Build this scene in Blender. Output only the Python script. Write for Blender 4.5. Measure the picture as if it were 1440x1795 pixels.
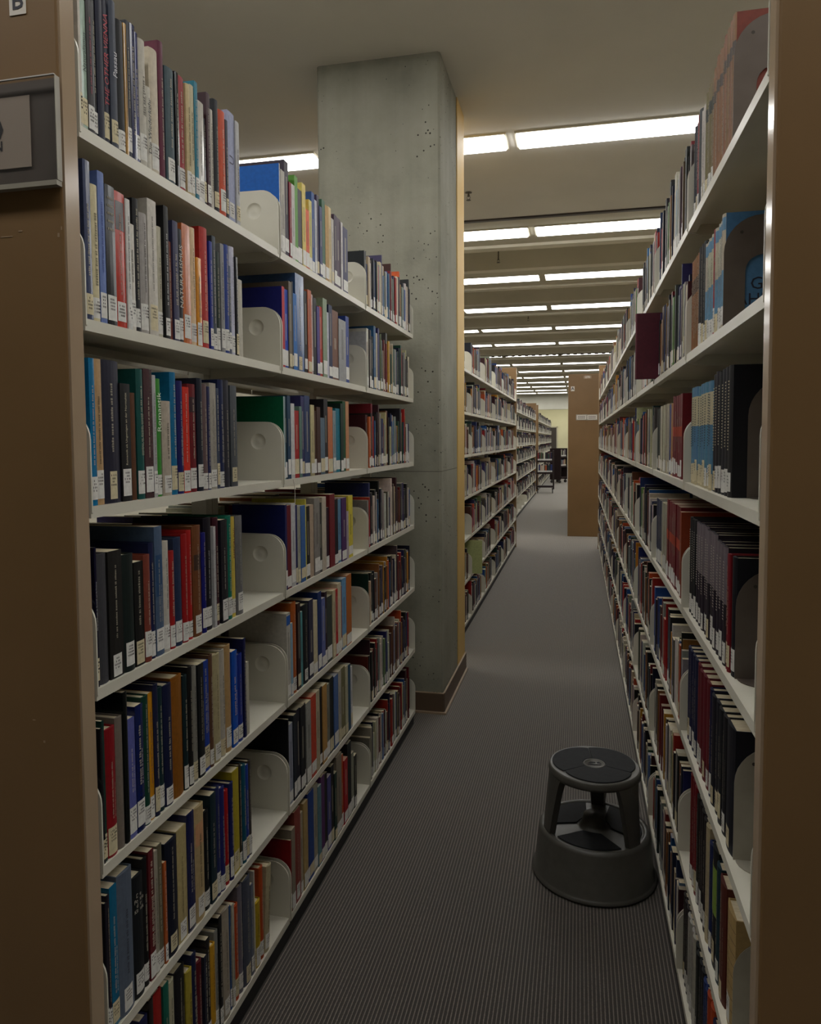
import bpy, bmesh, math, random
from mathutils import Vector, Matrix
random.seed(11)
SC = bpy.context.scene
for o in list(bpy.data.objects): bpy.data.objects.remove(o)
COL = SC.collection

# ------------------------------------------------------------------ camera
FPX, PCX, PCY, CAMH = 1284.82, 720.0, 845.13, 1.5843
PITCH, YAW, ROLL = .0571, .2255, -.0063
def cam_basis():
    fwd = Vector((-math.sin(YAW), math.cos(YAW), 0)); rt = Vector((math.cos(YAW), math.sin(YAW), 0)); up = Vector((0, 0, 1))
    f = fwd*math.cos(PITCH) - up*math.sin(PITCH); u = up*math.cos(PITCH) + fwd*math.sin(PITCH)
    return rt*math.cos(ROLL) + u*math.sin(ROLL), u*math.cos(ROLL) - rt*math.sin(ROLL), f
CR, CU, CF = cam_basis()
CAM0 = Vector((0, 0, CAMH))
cd = bpy.data.cameras.new('camera'); cam = bpy.data.objects.new('camera', cd); COL.objects.link(cam)
cam.matrix_world = Matrix(((CR.x, CU.x, -CF.x, 0), (CR.y, CU.y, -CF.y, 0), (CR.z, CU.z, -CF.z, CAMH), (0, 0, 0, 1)))
cd.sensor_fit = 'HORIZONTAL'; cd.sensor_width = 36; cd.lens = 36*FPX/1440
cd.shift_y = -(897.5-PCY)/1440; cd.clip_start = .05; cd.clip_end = 200
SC.camera = cam
# ------------------------------------------------------------------ world, exposure
w = bpy.data.worlds.new('world'); SC.world = w; w.use_nodes = True
w.node_tree.nodes['Background'].inputs[0].default_value = (.02, .02, .02, 1)
w.node_tree.nodes['Background'].inputs[1].default_value = 0.0
vs = SC.view_settings; vs.view_transform = 'Standard'; vs.look = 'None'; vs.gamma = 1; vs.use_curve_mapping = False
vs.exposure = 0.27
LAMP = 10.5                    # strength of the ceiling lamps' lenses
LAMP_COL = (1.0, .99, .96)

# ------------------------------------------------------------------ helpers
def lin(c):
    return tuple(((v/255)/12.92 if v/255 <= .04045 else ((v/255+.055)/1.055)**2.4) for v in c[:3])
def proj(P):
    q = Vector(P)-CAM0; z = q.dot(CF)
    return PCX+FPX*q.dot(CR)/z, PCY-FPX*q.dot(CU)/z, z
def y_of(px, X, Z):          # depth at which the line (X, *, Z) passes image column px
    lo, hi = .3, 60
    s = 1 if X > 0 else -1   # right wall: column falls with depth
    for _ in range(60):
        m = (lo+hi)/2; x, _, z = proj((X, m, Z))
        if z < .05: lo = m; continue
        if (x > px) == (s > 0): lo = m
        else: hi = m
    return (lo+hi)/2
def z_of(py, X, Y):
    lo, hi = -1, 4
    for _ in range(50):
        m = (lo+hi)/2
        if proj((X, Y, m))[1] > py: lo = m
        else: hi = m
    return (lo+hi)/2

def blin(c): return tuple(v**1.2 for v in lin(c))
class MB:
    def __init__(s): s.v = []; s.f = []; s.m = []; s.c = []
    def face(s, pts, m=0, c=None):
        n = len(s.v); s.v += [tuple(p) for p in pts]; s.f.append(tuple(range(n, n+len(pts)))); s.m.append(m); s.c.append(c)
    def box(s, x0, x1, y0, y1, z0, z1, m=0, c=None, ctop=None, M=None, faces='xXyYzZ', cx1=None, cx0=None):
        n = len(s.v)
        P = [(x, y, z) for x in (x0, x1) for y in (y0, y1) for z in (z0, z1)]
        if M: P = [tuple(M @ Vector(p)) for p in P]
        s.v += P
        F = {'x': (0, 1, 3, 2), 'X': (4, 6, 7, 5), 'y': (0, 4, 5, 1), 'Y': (2, 3, 7, 6), 'z': (0, 2, 6, 4), 'Z': (1, 5, 7, 3)}
        for k in faces:
            s.f.append(tuple(n+i for i in F[k])); s.m.append(m)
            s.c.append(ctop if (k == 'Z' and ctop) else cx1 if (k == 'X' and cx1) else cx0 if (k == 'x' and cx0) else c)
    def prism(s, pts, z0, z1, m=0, c=None, ax='z', ccap=None):
        # pts: counter-clockwise outline in the plane normal to ax, extruded along ax
        def P(a, b, t): return (a, b, t) if ax == 'z' else (a, t, b) if ax == 'y' else (t, a, b)
        n = len(s.v); k = len(pts)
        s.v += [P(a, b, z0) for a, b in pts] + [P(a, b, z1) for a, b in pts]
        flip = ax == 'y'
        for i in range(k):
            j = (i+1) % k; q = (n+i, n+j, n+k+j, n+k+i)
            s.f.append(q[::-1] if flip else q); s.m.append(m); s.c.append(c)
        a = tuple(range(n+k, n+2*k)); b = tuple(range(n+k-1, n-1, -1))
        for q in ((a, b) if not flip else (a[::-1], b[::-1])):
            s.f.append(q); s.m.append(m); s.c.append(ccap or c)
    def lathe(s, prof, seg=32, cx=0, cy=0, m=0, c=None, a0=0, a1=2*math.pi, close=True):
        n = len(s.v); k = len(prof); full = abs(a1-a0-2*math.pi) < 1e-6
        cols = seg if full else seg+1
        for i in range(cols):
            a = a0+(a1-a0)*i/seg
            s.v += [(cx+r*math.cos(a), cy+r*math.sin(a), z) for r, z in prof]
        for i in range(seg):
            j = (i+1) % cols
            for t in range(k-1):
                s.f.append((n+i*k+t, n+j*k+t, n+j*k+t+1, n+i*k+t+1)); s.m.append(m); s.c.append(c)
    def tube(s, pts, r, seg=6, m=0, c=None):
        n = len(s.v); pts = [Vector(p) for p in pts]
        for i, p in enumerate(pts):
            t = (pts[min(i+1, len(pts)-1)]-pts[max(i-1, 0)]).normalized()
            a = t.orthogonal().normalized(); b = t.cross(a)
            s.v += [tuple(p+(a*math.cos(q)+b*math.sin(q))*r) for q in [2*math.pi*k/seg for k in range(seg)]]
        for i in range(len(pts)-1):
            for k in range(seg):
                j = (k+1) % seg
                s.f.append((n+i*seg+k, n+i*seg+j, n+(i+1)*seg+j, n+(i+1)*seg+k)); s.m.append(m); s.c.append(c)
        s.f.append(tuple(n+k for k in range(seg))[::-1]); s.m.append(m); s.c.append(c)
        s.f.append(tuple(n+(len(pts)-1)*seg+k for k in range(seg))); s.m.append(m); s.c.append(c)
    def mesh(s, name, mats, smooth=False):
        me = bpy.data.meshes.new(name); me.from_pydata(s.v, [], s.f)
        for mt in (mats if isinstance(mats, (list, tuple)) else [mats]): me.materials.append(mt)
        if any(s.m): me.polygons.foreach_set('material_index', s.m)
        if any(c is not None for c in s.c):
            ca = me.color_attributes.new('Col', 'FLOAT_COLOR', 'CORNER'); buf = []
            for f, c in zip(s.f, s.c):
                l = (c if c is not None else (.5, .5, .5))
                buf += [l[0], l[1], l[2], 1.0]*len(f)
            ca.data.foreach_set('color', buf)
        if smooth: me.polygons.foreach_set('use_smooth', [True]*len(me.polygons))
        me.update(); return me
    def obj(s, name, mats, parent=None, smooth=False):
        return link(name, s.mesh(name, mats, smooth), parent)
def link(name, me, parent=None, loc=None, rz=0):
    o = bpy.data.objects.new(name, me); COL.objects.link(o)
    if parent is not None: o.parent = parent
    if loc is not None: o.location = loc
    if rz: o.rotation_euler = (0, 0, rz)
    return o
def tag(o, label=None, cat=None, group=None, kind=None):
    if label: o['label'] = label
    if cat: o['category'] = cat
    if group: o['group'] = group
    if kind: o['kind'] = kind
    return o
def thing(name, label, cat, loc=(0, 0, 0), rz=0, group=None):
    o = bpy.data.objects.new(name, None); COL.objects.link(o); o.empty_display_size = .05
    o.location = loc; o.rotation_euler = (0, 0, rz)
    return tag(o, label, cat, group)
def copy_tree(o, parent=None):
    c = o.copy(); COL.objects.link(c); c.parent = parent
    for ch in list(o.children): copy_tree(ch, c)
    return c
def bevel_mod(o, wdt=.003, seg=2):
    b = o.modifiers.new('bevel', 'BEVEL'); b.width = wdt; b.segments = seg; b.limit_method = 'ANGLE'; b.angle_limit = .7
    return o
ORD = ['first', 'second', 'third', 'fourth', 'fifth', 'sixth', 'seventh', 'eighth', 'ninth', 'tenth', 'eleventh', 'twelfth', 'thirteenth',
       'fourteenth', 'fifteenth', 'sixteenth', 'seventeenth', 'eighteenth', 'nineteenth', 'twentieth']
def ordn(i):
    if i < 20: return ORD[i]
    t = {2: 'twenty', 3: 'thirty', 4: 'forty', 5: 'fifty'}
    n = i+1
    return (t[n//10][:-1]+'ieth') if n % 10 == 0 else t[n//10]+'-'+ORD[n % 10-1]

# ------------------------------------------------------------------ materials
def mat(name, col=(.5, .5, .5), rough=.5, spec=.5, metal=0.0, nodes=None):
    m = bpy.data.materials.new(name); m.use_nodes = True
    b = m.node_tree.nodes['Principled BSDF']
    b.inputs['Base Color'].default_value = (*col, 1); b.inputs['Roughness'].default_value = rough
    b.inputs['Specular IOR Level'].default_value = spec; b.inputs['Metallic'].default_value = metal
    if nodes: nodes(m.node_tree, b)
    return m
def nd(t, typ, **k):
    n = t.nodes.new(typ)
    for a, v in k.items():
        if a in n.inputs: n.inputs[a].default_value = v
        else: setattr(n, a, v)
    return n
def ramp(t, fac, stops):
    r = t.nodes.new('ShaderNodeValToRGB'); t.links.new(fac, r.inputs[0])
    e = r.color_ramp.elements
    while len(e) < len(stops): e.new(.5)
    for x, (p, c) in zip(e, stops): x.position = p; x.color = (*c, 1) if len(c) == 3 else c
    return r.outputs[0]
def coords(t, scale=(1, 1, 1)):
    tc = t.nodes.new('ShaderNodeTexCoord'); mp = t.nodes.new('ShaderNodeMapping'); mp.inputs['Scale'].default_value = scale
    t.links.new(tc.outputs['Object'], mp.inputs[0]); return mp.outputs[0]
def bump(t, b, h, strength=.3, dist=.002):
    n = nd(t, 'ShaderNodeBump'); n.inputs['Strength'].default_value = strength; n.inputs['Distance'].default_value = dist
    t.links.new(h, n.inputs['Height']); t.links.new(n.outputs[0], b.inputs['Normal'])
def noisy(c0, c1, scale=4, detail=5, bs=0, bscale=200, stretch=(1, 1, 1)):
    def f(t, b):
        n = nd(t, 'ShaderNodeTexNoise', Scale=scale, Detail=detail); t.links.new(coords(t, stretch), n.inputs[0])
        t.links.new(ramp(t, n.outputs[0], [(.3, c0), (.7, c1)]), b.inputs['Base Color'])
        if bs:
            n2 = nd(t, 'ShaderNodeTexNoise', Scale=bscale, Detail=2); t.links.new(coords(t), n2.inputs[0]); bump(t, b, n2.outputs[0], bs, .001)
    return f
def carpet_nodes(t, b):
    co = coords(t)
    sx = nd(t, 'ShaderNodeSeparateXYZ'); t.links.new(co, sx.inputs[0])
    wob = nd(t, 'ShaderNodeTexNoise', Scale=350, Detail=1); t.links.new(co, wob.inputs[0])
    m1 = nd(t, 'ShaderNodeMath', operation='MULTIPLY'); t.links.new(sx.outputs[0], m1.inputs[0]); m1.inputs[1].default_value = 1/.0112
    m0 = nd(t, 'ShaderNodeMath', operation='MULTIPLY_ADD'); t.links.new(wob.outputs[0], m0.inputs[0]); m0.inputs[1].default_value = .35; t.links.new(m1.outputs[0], m0.inputs[2])
    fr = nd(t, 'ShaderNodeMath', operation='FRACT'); t.links.new(m0.outputs[0], fr.inputs[0])
    c = ramp(t, fr.outputs[0], [(0, lin((40, 36, 34))), (.36, lin((44, 40, 37))), (.46, lin((138, 130, 121))), (.58, lin((132, 124, 115))), (.70, lin((42, 38, 36)))])
    big = nd(t, 'ShaderNodeTexNoise', Scale=1.3, Detail=3); t.links.new(co, big.inputs[0])
    tint = ramp(t, big.outputs[0], [(.3, (.93, .95, 1.0)), (.7, (1.0, .95, .93))])
    mx = nd(t, 'ShaderNodeMix', data_type='RGBA', blend_type='MULTIPLY'); mx.inputs[0].default_value = 1
    t.links.new(c, mx.inputs[6]); t.links.new(tint, mx.inputs[7]); t.links.new(mx.outputs[2], b.inputs['Base Color'])
    pp = nd(t, 'ShaderNodeMath', operation='PINGPONG'); t.links.new(m0.outputs[0], pp.inputs[0]); pp.inputs[1].default_value = .5
    bump(t, b, pp.outputs[0], .5, .003)
    b.inputs['Sheen Weight'].default_value = .8; b.inputs['Sheen Roughness'].default_value = .5; b.inputs['Sheen Tint'].default_value = (.95, .92, .85, 1)
def concrete_nodes(t, b):
    co = coords(t)
    n = nd(t, 'ShaderNodeTexNoise', Scale=2.2, Detail=8); n.inputs['Roughness'].default_value = .65; t.links.new(co, n.inputs[0])
    base = ramp(t, n.outputs[0], [(.25, lin((124, 123, 110))), (.5, lin((146, 144, 129))), (.75, lin((158, 155, 141)))])
    st = nd(t, 'ShaderNodeTexNoise', Scale=9, Detail=4); t.links.new(coords(t, (1, 1, .04)), st.inputs[0])
    streak = ramp(t, st.outputs[0], [(.35, (.80, .80, .80)), (.62, (1, 1, 1))])
    mx = nd(t, 'ShaderNodeMix', data_type='RGBA', blend_type='MULTIPLY'); mx.inputs[0].default_value = .7
    t.links.new(base, mx.inputs[6]); t.links.new(streak, mx.inputs[7])
    v = nd(t, 'ShaderNodeTexVoronoi', Scale=30); t.links.new(co, v.inputs[0])
    vn = nd(t, 'ShaderNodeTexNoise', Scale=3.1, Detail=2); t.links.new(co, vn.inputs[0])
    # bug holes: tiny pits, only where the slow noise is high
    th = nd(t, 'ShaderNodeMapRange'); t.links.new(vn.outputs[0], th.inputs[0])
    th.inputs[1].default_value = .36; th.inputs[2].default_value = .68; th.inputs[3].default_value = .0; th.inputs[4].default_value = .17
    lt = nd(t, 'ShaderNodeMath', operation='LESS_THAN'); t.links.new(v.outputs['Distance'], lt.inputs[0]); t.links.new(th.outputs[0], lt.inputs[1])
    mx2 = nd(t, 'ShaderNodeMix', data_type='RGBA'); t.links.new(lt.outputs[0], mx2.inputs[0]); t.links.new(mx.outputs[2], mx2.inputs[6]); mx2.inputs[7].default_value = (*lin((52, 48, 42)), 1)
    # horizontal pour joint
    sx = nd(t, 'ShaderNodeSeparateXYZ'); t.links.new(co, sx.inputs[0])
    s1 = nd(t, 'ShaderNodeMath', operation='SUBTRACT'); t.links.new(sx.outputs[2], s1.inputs[0]); s1.inputs[1].default_value = 1.405
    ab = nd(t, 'ShaderNodeMath', operation='ABSOLUTE'); t.links.new(s1.outputs[0], ab.inputs[0])
    jl = nd(t, 'ShaderNodeMath', operation='LESS_THAN'); t.links.new(ab.outputs[0], jl.inputs[0]); jl.inputs[1].default_value = .0022
    mx3 = nd(t, 'ShaderNodeMix', data_type='RGBA'); t.links.new(jl.outputs[0], mx3.inputs[0]); t.links.new(mx2.outputs[2], mx3.inputs[6]); mx3.inputs[7].default_value = (*lin((100, 96, 86)), 1)
    t.links.new(mx3.outputs[2], b.inputs['Base Color'])
    fine = nd(t, 'ShaderNodeTexNoise', Scale=60, Detail=4); t.links.new(co, fine.inputs[0])
    sb = nd(t, 'ShaderNodeMath', operation='SUBTRACT'); t.links.new(fine.outputs[0], sb.inputs[0]); t.links.new(lt.outputs[0], sb.inputs[1])
    bump(t, b, sb.outputs[0], .35, .004)
def book_nodes(gloss):
    def f(t, b):
        a = nd(t, 'ShaderNodeVertexColor', layer_name='Col')
        n = nd(t, 'ShaderNodeTexNoise', Scale=90, Detail=3); t.links.new(coords(t), n.inputs[0])
        r = ramp(t, n.outputs[0], [(.3, (.86, .86, .86)), (.7, (1.05, 1.05, 1.05))])
        mx = nd(t, 'ShaderNodeMix', data_type='RGBA', blend_type='MULTIPLY'); mx.inputs[0].default_value = 1
        t.links.new(a.outputs[0], mx.inputs[6]); t.links.new(r, mx.inputs[7]); t.links.new(mx.outputs[2], b.inputs['Base Color'])
        if not gloss: bump(t, b, n.outputs[0], .15, .0006)
    return f
M = {}
M['shelf'] = mat('shelf_white_paint', rough=.38, spec=.45, nodes=noisy(lin((206, 202, 186)), lin((214, 210, 195)), 6, 3, .06, 300))
M['panel'] = mat('tan_panel_laminate', rough=.42, spec=.4, nodes=noisy(lin((118, 91, 57)), lin((126, 97, 62)), 3, 4, .05, 250))
M['panel_edge'] = mat('tan_panel_edge_lit', rough=.16, spec=.5, nodes=noisy(lin((158, 136, 112)), lin((168, 146, 120)), 5, 3))  # same paint as the face, side light put into a lighter colour
M['kick'] = mat('black_kick_plate', lin((22, 22, 24)), .5)
M['carpet'] = mat('ribbed_carpet', rough=.95, spec=.1, nodes=carpet_nodes)
M['concrete'] = mat('board_concrete', rough=.8, spec=.25, nodes=concrete_nodes)
M['ceiling'] = mat('ceiling_plaster', rough=.9, spec=.1, nodes=noisy(lin((218, 215, 207)), lin((226, 223, 215)), 1.5, 3, .08, 120))
M['rib'] = mat('ceiling_rib_paint', rough=.85, spec=.1, nodes=noisy(lin((214, 208, 190)), lin((224, 218, 200)), 2, 3))
M['recess'] = mat('ceiling_recess_concrete', rough=.9, spec=.1, nodes=noisy(lin((186, 180, 160)), lin((196, 190, 170)), 2, 4))
M['yellow'] = mat('yellow_wall_paint', rough=.6, nodes=noisy(lin((206, 170, 96)), lin((214, 178, 104)), 3, 3))
M['base'] = mat('brown_rubber_base', lin((92, 74, 58)), .5)
M['basecap'] = mat('base_cap', lin((150, 130, 108)), .5)
M['wall'] = mat('wall_plaster', rough=.9, spec=.1, nodes=noisy(lin((176, 170, 152)), lin((190, 184, 166)), 1.2, 4))
M['farwall'] = mat('far_wall_concrete_lit', rough=.85, spec=.2, nodes=noisy(lin((196, 194, 180)), lin((216, 214, 200)), .9, 6))  # concrete made paler, its lit look put into the colour
M['hall'] = mat('hall_wall_paint', rough=.85, spec=.1, nodes=noisy(lin((206, 202, 172)), lin((216, 212, 182)), 1.2, 4))
M['dark'] = mat('dark_metal', lin((52, 44, 38)), .4, .5)
M['bookend'] = mat('bookend_brown_enamel', rough=.42, nodes=noisy(lin((84, 74, 66)), lin((92, 82, 74)), 20, 2))
M['bookend_l'] = mat('bookend_grey_enamel', rough=.42, nodes=noisy(lin((150, 144, 130)), lin((160, 154, 140)), 20, 2))
M['cart'] = mat('cart_dark_brown', lin((36, 22, 21)), .6, .3)
M['wheel'] = mat('wheel_rubber', lin((60, 58, 56)), .6)
M['stool'] = mat('stool_plastic', rough=.42, spec=.4, nodes=noisy(lin((76, 74, 68)), lin((82, 80, 74)), 30, 3, .1, 500))
M['rubber'] = mat('stool_rubber_pad', rough=.75, spec=.25, nodes=noisy(lin((30, 31, 33)), lin((36, 37, 39)), 60, 2, .2, 700))
M['pages'] = mat('book_pages', rough=.9, spec=.1, nodes=noisy(lin((206, 192, 160)), lin((226, 214, 186)), 1.0, 3, stretch=(40, 260, 2)))
M['cloth'] = mat('book_cloth_cover', rough=.55, spec=.35, nodes=book_nodes(False))
M['gloss'] = mat('book_laminated_cover', rough=.22, spec=.5, nodes=book_nodes(True))
M['paper'] = mat('paper_label', rough=.7, spec=.2, nodes=book_nodes(True))
M['white'] = mat('white_card', lin((214, 206, 194)), .7)
M['card'] = mat('sign_card', lin((168, 152, 136)), .7)
M['ink'] = mat('black_ink', lin((22, 22, 40)), .6)
M['ink2'] = mat('black_print', lin((24, 20, 20)), .6)
M['metal'] = mat('brushed_metal', lin((120, 112, 100)), .35, .5, 1)
M['acrylic_rim'] = mat('acrylic_edge', lin((214, 210, 204)), .12, .7)
def glass_nodes(t, b):
    b.inputs['Alpha'].default_value = .10; b.inputs['IOR'].default_value = 1.45
M['acrylic'] = mat('clear_acrylic', (.10, .10, .10), .04, .5, nodes=glass_nodes)
def emit(name, col, s):
    m = bpy.data.materials.new(name); m.use_nodes = True; t = m.node_tree
    t.nodes.remove(t.nodes['Principled BSDF'])
    e = nd(t, 'ShaderNodeEmission'); e.inputs[0].default_value = (*col, 1); e.inputs[1].default_value = s
    t.links.new(e.outputs[0], t.nodes['Material Output'].inputs[0]); return m
M['lens'] = emit('lamp_lens', LAMP_COL, LAMP)

M['lens_hall'] = emit('hall_lamp_lens', (1.0, .97, .84), LAMP*.7)
# ------------------------------------------------------------------ the setting
CEIL = 3.729
XL, XR, YB, YF = -6.2, 5.2, -6.0, 35.9
def struct(name, mb, mats, parent=None):
    o = mb.obj(name, mats, parent)
    if parent is None: o['kind'] = 'structure'
    return o
b = MB(); b.box(XL, XR, YB, YF+4, -.1, 0); struct('floor', b, M['carpet'])
b = MB(); b.box(XL-.15, XL, YB, YF, 0, CEIL+.6); struct('wall_left', b, M['wall'])
b = MB(); b.box(XR, XR+.15, YB, YF, 0, CEIL+.6); struct('wall_right', b, M['wall'])
b = MB(); b.box(XL-.15, XR+.15, YB-.15, YB, 0, CEIL+.6); struct('wall_near', b, M['wall'])
# far wall with a wide opening into a lit hallway
OPX0, OPX1, OPZ = -2.6, 1.2, 3.02
b = MB()
b.box(XL-.15, OPX0, YF, YF+.3, 0, CEIL+.6); b.box(OPX1, XR+.15, YF, YF+.3, 0, CEIL+.6); b.box(OPX0, OPX1, YF, YF+.3, OPZ, CEIL+.6)
struct('wall_far', b, M['farwall'])
b = MB(); b.box(OPX0-.6, OPX1+.6, YF+3.4, YF+3.6, 0, OPZ+.5); b.box(OPX0-.6, OPX0-.45, YF+.3, YF+3.4, 0, OPZ+.5); b.box(OPX1+.45, OPX1+.6, YF+.3, YF+3.4, 0, OPZ+.5)
struct('wall_hallway', b, M['hall'])
b = MB(); b.box(OPX0-.6, OPX1+.6, YF+.3, YF+3.6, OPZ+.5, OPZ+.6); struct('ceiling_hallway', b, M['ceiling'])
# dark doorway leaf in the hallway
d = thing('door_1', None, None, (-1.55, YF+3.38, 0)); d['kind'] = 'structure'
b = MB(); b.box(-.42, .42, -.05, 0, 0, 2.2); b.obj('door_leaf', M['dark'], d)
b = MB(); b.box(-.48, -.42, -.07, .0, 0, 2.26); b.box(.42, .48, -.07, .0, 0, 2.26); b.box(-.48, .48, -.07, .0, 2.2, 2.26); b.obj('door_frame', M['wall'], d)
# column, yellow pier and their base
CXR, CY0, CY1, CY2, CXL = -.763, 4.11, 4.67, 4.95, -1.483
b = MB(); ch = .012
b.prism([(CXL+ch, CY0), (CXR-ch, CY0), (CXR, CY0+ch), (CXR, CY1), (CXL, CY1), (CXL, CY0+ch)], 0, CEIL)
struct('wall_column', b, M['concrete'])
b = MB(); b.box(CXL+.02, CXR+.006, CY1+.001, CY2, 0, CEIL); struct('wall_pier', b, M['yellow'])
b = MB(); bt = .012
b.box(CXL, CXR+bt, CY0-bt, CY0-.0005, .012, .115); b.box(CXR+.0065, CXR+bt+.004, CY0-.0005, CY2+.004, .012, .115)
o = struct('baseboard_column', b, M['base'])
b = MB(); b.box(CXL, CXR+bt, CY0-bt-.001, CY0-.0005, .1155, .120); b.box(CXR+.0065, CXR+bt+.005, CY0-.0005, CY2+.004, .1155, .120); b.obj('cap', M['basecap'], o)
b = MB(); b.box(CXL, CXR+bt+.016, CY0-bt-.016, CY0-bt-.0005, .0005, .011); b.box(CXR+bt+.0045, CXR+bt+.016, CY0-bt, CY2+.004, .0005, .011); b.obj('shoe', M['basecap'], o)

# ceiling: flat soffit to Y 7.25, then bays of ribs and recesses
ROWS_FLAT = [(.55, .29), (2.85, .29), (5.42, .29)]
ROWS_RIB = [(7.77, .33), (9.98, .37), (12.25, .38), (14.52, .32), (16.79, .32), (19.06, .32), (21.33, .32), (23.6, .32), (25.87, .32), (28.14, .32), (30.41, .32), (32.68, .32), (34.6, .32)]  # last row is an extra one, added to brighten the far wall
RIB0 = 7.25
b = MB(); b.box(XL, XR, YB, RIB0, CEIL, CEIL+.06); ceil = struct('ceiling', b, M['ceiling'])
b = MB(); b.box(XL, XR, RIB0, YF, CEIL+.40, CEIL+.46); b.box(XL, XR, RIB0-.01, RIB0, CEIL+.06, CEIL+.4); b.obj('deck', M['recess'], ceil)
b = MB(); b.box(XL, XR, RIB0+.001, RIB0+.049, CEIL-.016, CEIL+.03); b.obj('gap_shade_strip', M['dark'], ceil)  # solid dark strip standing in for the shade of the open joint
rib_me = panel_me = None
prev = RIB0+.05
for i, (yc, wd) in enumerate(ROWS_RIB):
    # flush panel carrying the lamps, from the rib before to the rib after
    y1 = yc+.47
    mb = MB(); mb.box(XL, XR, prev, y1, CEIL+.001, CEIL+.05); mb.obj('panel', M['recess'], ceil)
    nxt = ROWS_RIB[i+1][0] if i+1 < len(ROWS_RIB) else yc+2.27
    for ya in (y1, nxt-.70):
        if rib_me is None:
            mb = MB(); mb.box(XL, XR, 0, .15, CEIL-.03, CEIL+.40); rib_me = mb.mesh('rib', M['rib'])
        link('rib', rib_me, ceil, (0, ya, 0))
    prev = nxt-.70+.15
b = MB(); b.box(XL, XR, prev, YF, CEIL+.001, CEIL+.05); b.obj('panel', M['recess'], ceil)
# serrated dark hanger strip above one of the far rows
b = MB()
for k in range(26):
    x = -3.2+k*.17; b.box(x, x+.09, 18.72, 18.74, CEIL-.06, CEIL-.0305)
b.box(-3.2, 1.3, 18.725, 18.735, CEIL-.045, CEIL-.0302)
tag(b.obj('hanger_strip', M['dark']), 'dark serrated strip hung under the ribbed ceiling far down the aisle', 'ceiling strip')

# lamps
FIXL, FIXP = 1.36, 1.42
def fixture_meshes(wd, dp):
    hx, hy = FIXL/2, wd/2
    f = MB(); t = .012
    f.box(-hx, hx, -hy, -hy+t, -.010, 0); f.box(-hx, hx, hy-t, hy, -.010, 0); f.box(-hx, -hx+t, -hy+t, hy-t, -.010, 0); f.box(hx-t, hx, -hy+t, hy-t, -.010, 0)
    l = MB(); q = .02; l.prism([(-hy+t, -.002), (-hy+t+q, -dp), (hy-t-q, -dp), (hy-t, -.002)], -hx+t, hx-t, ax='x')
    for i, (x, y, z) in enumerate(l.v):
        if z < -.01: l.v[i] = (x-math.copysign(.010, x), y, z)
    return f.mesh('frame', M['rib']), l.mesh('lens', M['lens'])
fm = {}
rows = ROWS_FLAT+ROWS_RIB
for ri, (yc, wd) in enumerate(rows):
    wk = wd; wd = (wd, ri > 3)
    if wd not in fm: fm[wd] = fixture_meshes(wk, .012 if ri > 3 else .026)
    for n in range(-3, 3):
        xc = -.452+FIXL/2+n*FIXP
        side = 'over the aisle' if n == 0 else ('%s right of the aisle' % ORD[n-1] if n > 0 else '%s left of the aisle' % ORD[-n-1])
        where = ('%s row past the column' % ORD[ri-2]) if ri >= 2 else ('%s row before the column' % ORD[1-ri])
        t = thing('ceiling_light', 'ceiling light, %s, %s' % (where, side), 'ceiling light', (xc, yc, CEIL), group='recessed ceiling lights in rows')
        link('frame', fm[wd][0], t); link('lens', fm[wd][1], t)
b = MB(); b.box(-1.6, 1.6, -.3, .3, -.03, 0)
t = thing('ceiling_light', 'bright light panel in the hallway beyond the far opening', 'ceiling light', (-.7, YF+1.8, OPZ+.5)); b.obj('lens', M['lens_hall'], t)
# sprinklers
def sprinkler(loc, label, drop):
    t = thing('sprinkler', label, 'sprinkler', loc, group='pendent sprinklers under the ceiling')
    m = MB(); m.lathe([(.0, 0), (.03, 0), (.03, -.004), (.012, -.008)], 14); m.obj('escutcheon', M['metal'], t)
    m = MB(); m.lathe([(.008, -.006), (.008, -drop), (.011, -drop-.003), (.011, -drop-.014), (.004, -drop-.018)], 10); m.obj('stem', M['metal'], t)
    m = MB()
    for s in (-1, 1): m.tube([(s*.010, 0, -drop-.012), (s*.015, 0, -drop-.025), (s*.003, 0, -drop-.044)], .0022, 5)
    m.obj('yoke', M['dark'], t)
    m = MB(); m.lathe([(0, -drop-.044), (.02, -drop-.044), (.021, -drop-.047), (0, -drop-.048)], 12); m.obj('deflector', M['dark'], t)
sprinkler((-.946, 6.45, CEIL), 'pendent sprinkler on the flat ceiling between first and second light rows', .02)
sprinkler((-.96, 9.02, CEIL+.40), 'pendent sprinkler hanging in the recess before the third light row', .36)
sprinkler((-.90, 13.5, CEIL+.40), 'pendent sprinkler hanging in the recess before the fifth light row', .36)

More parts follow.
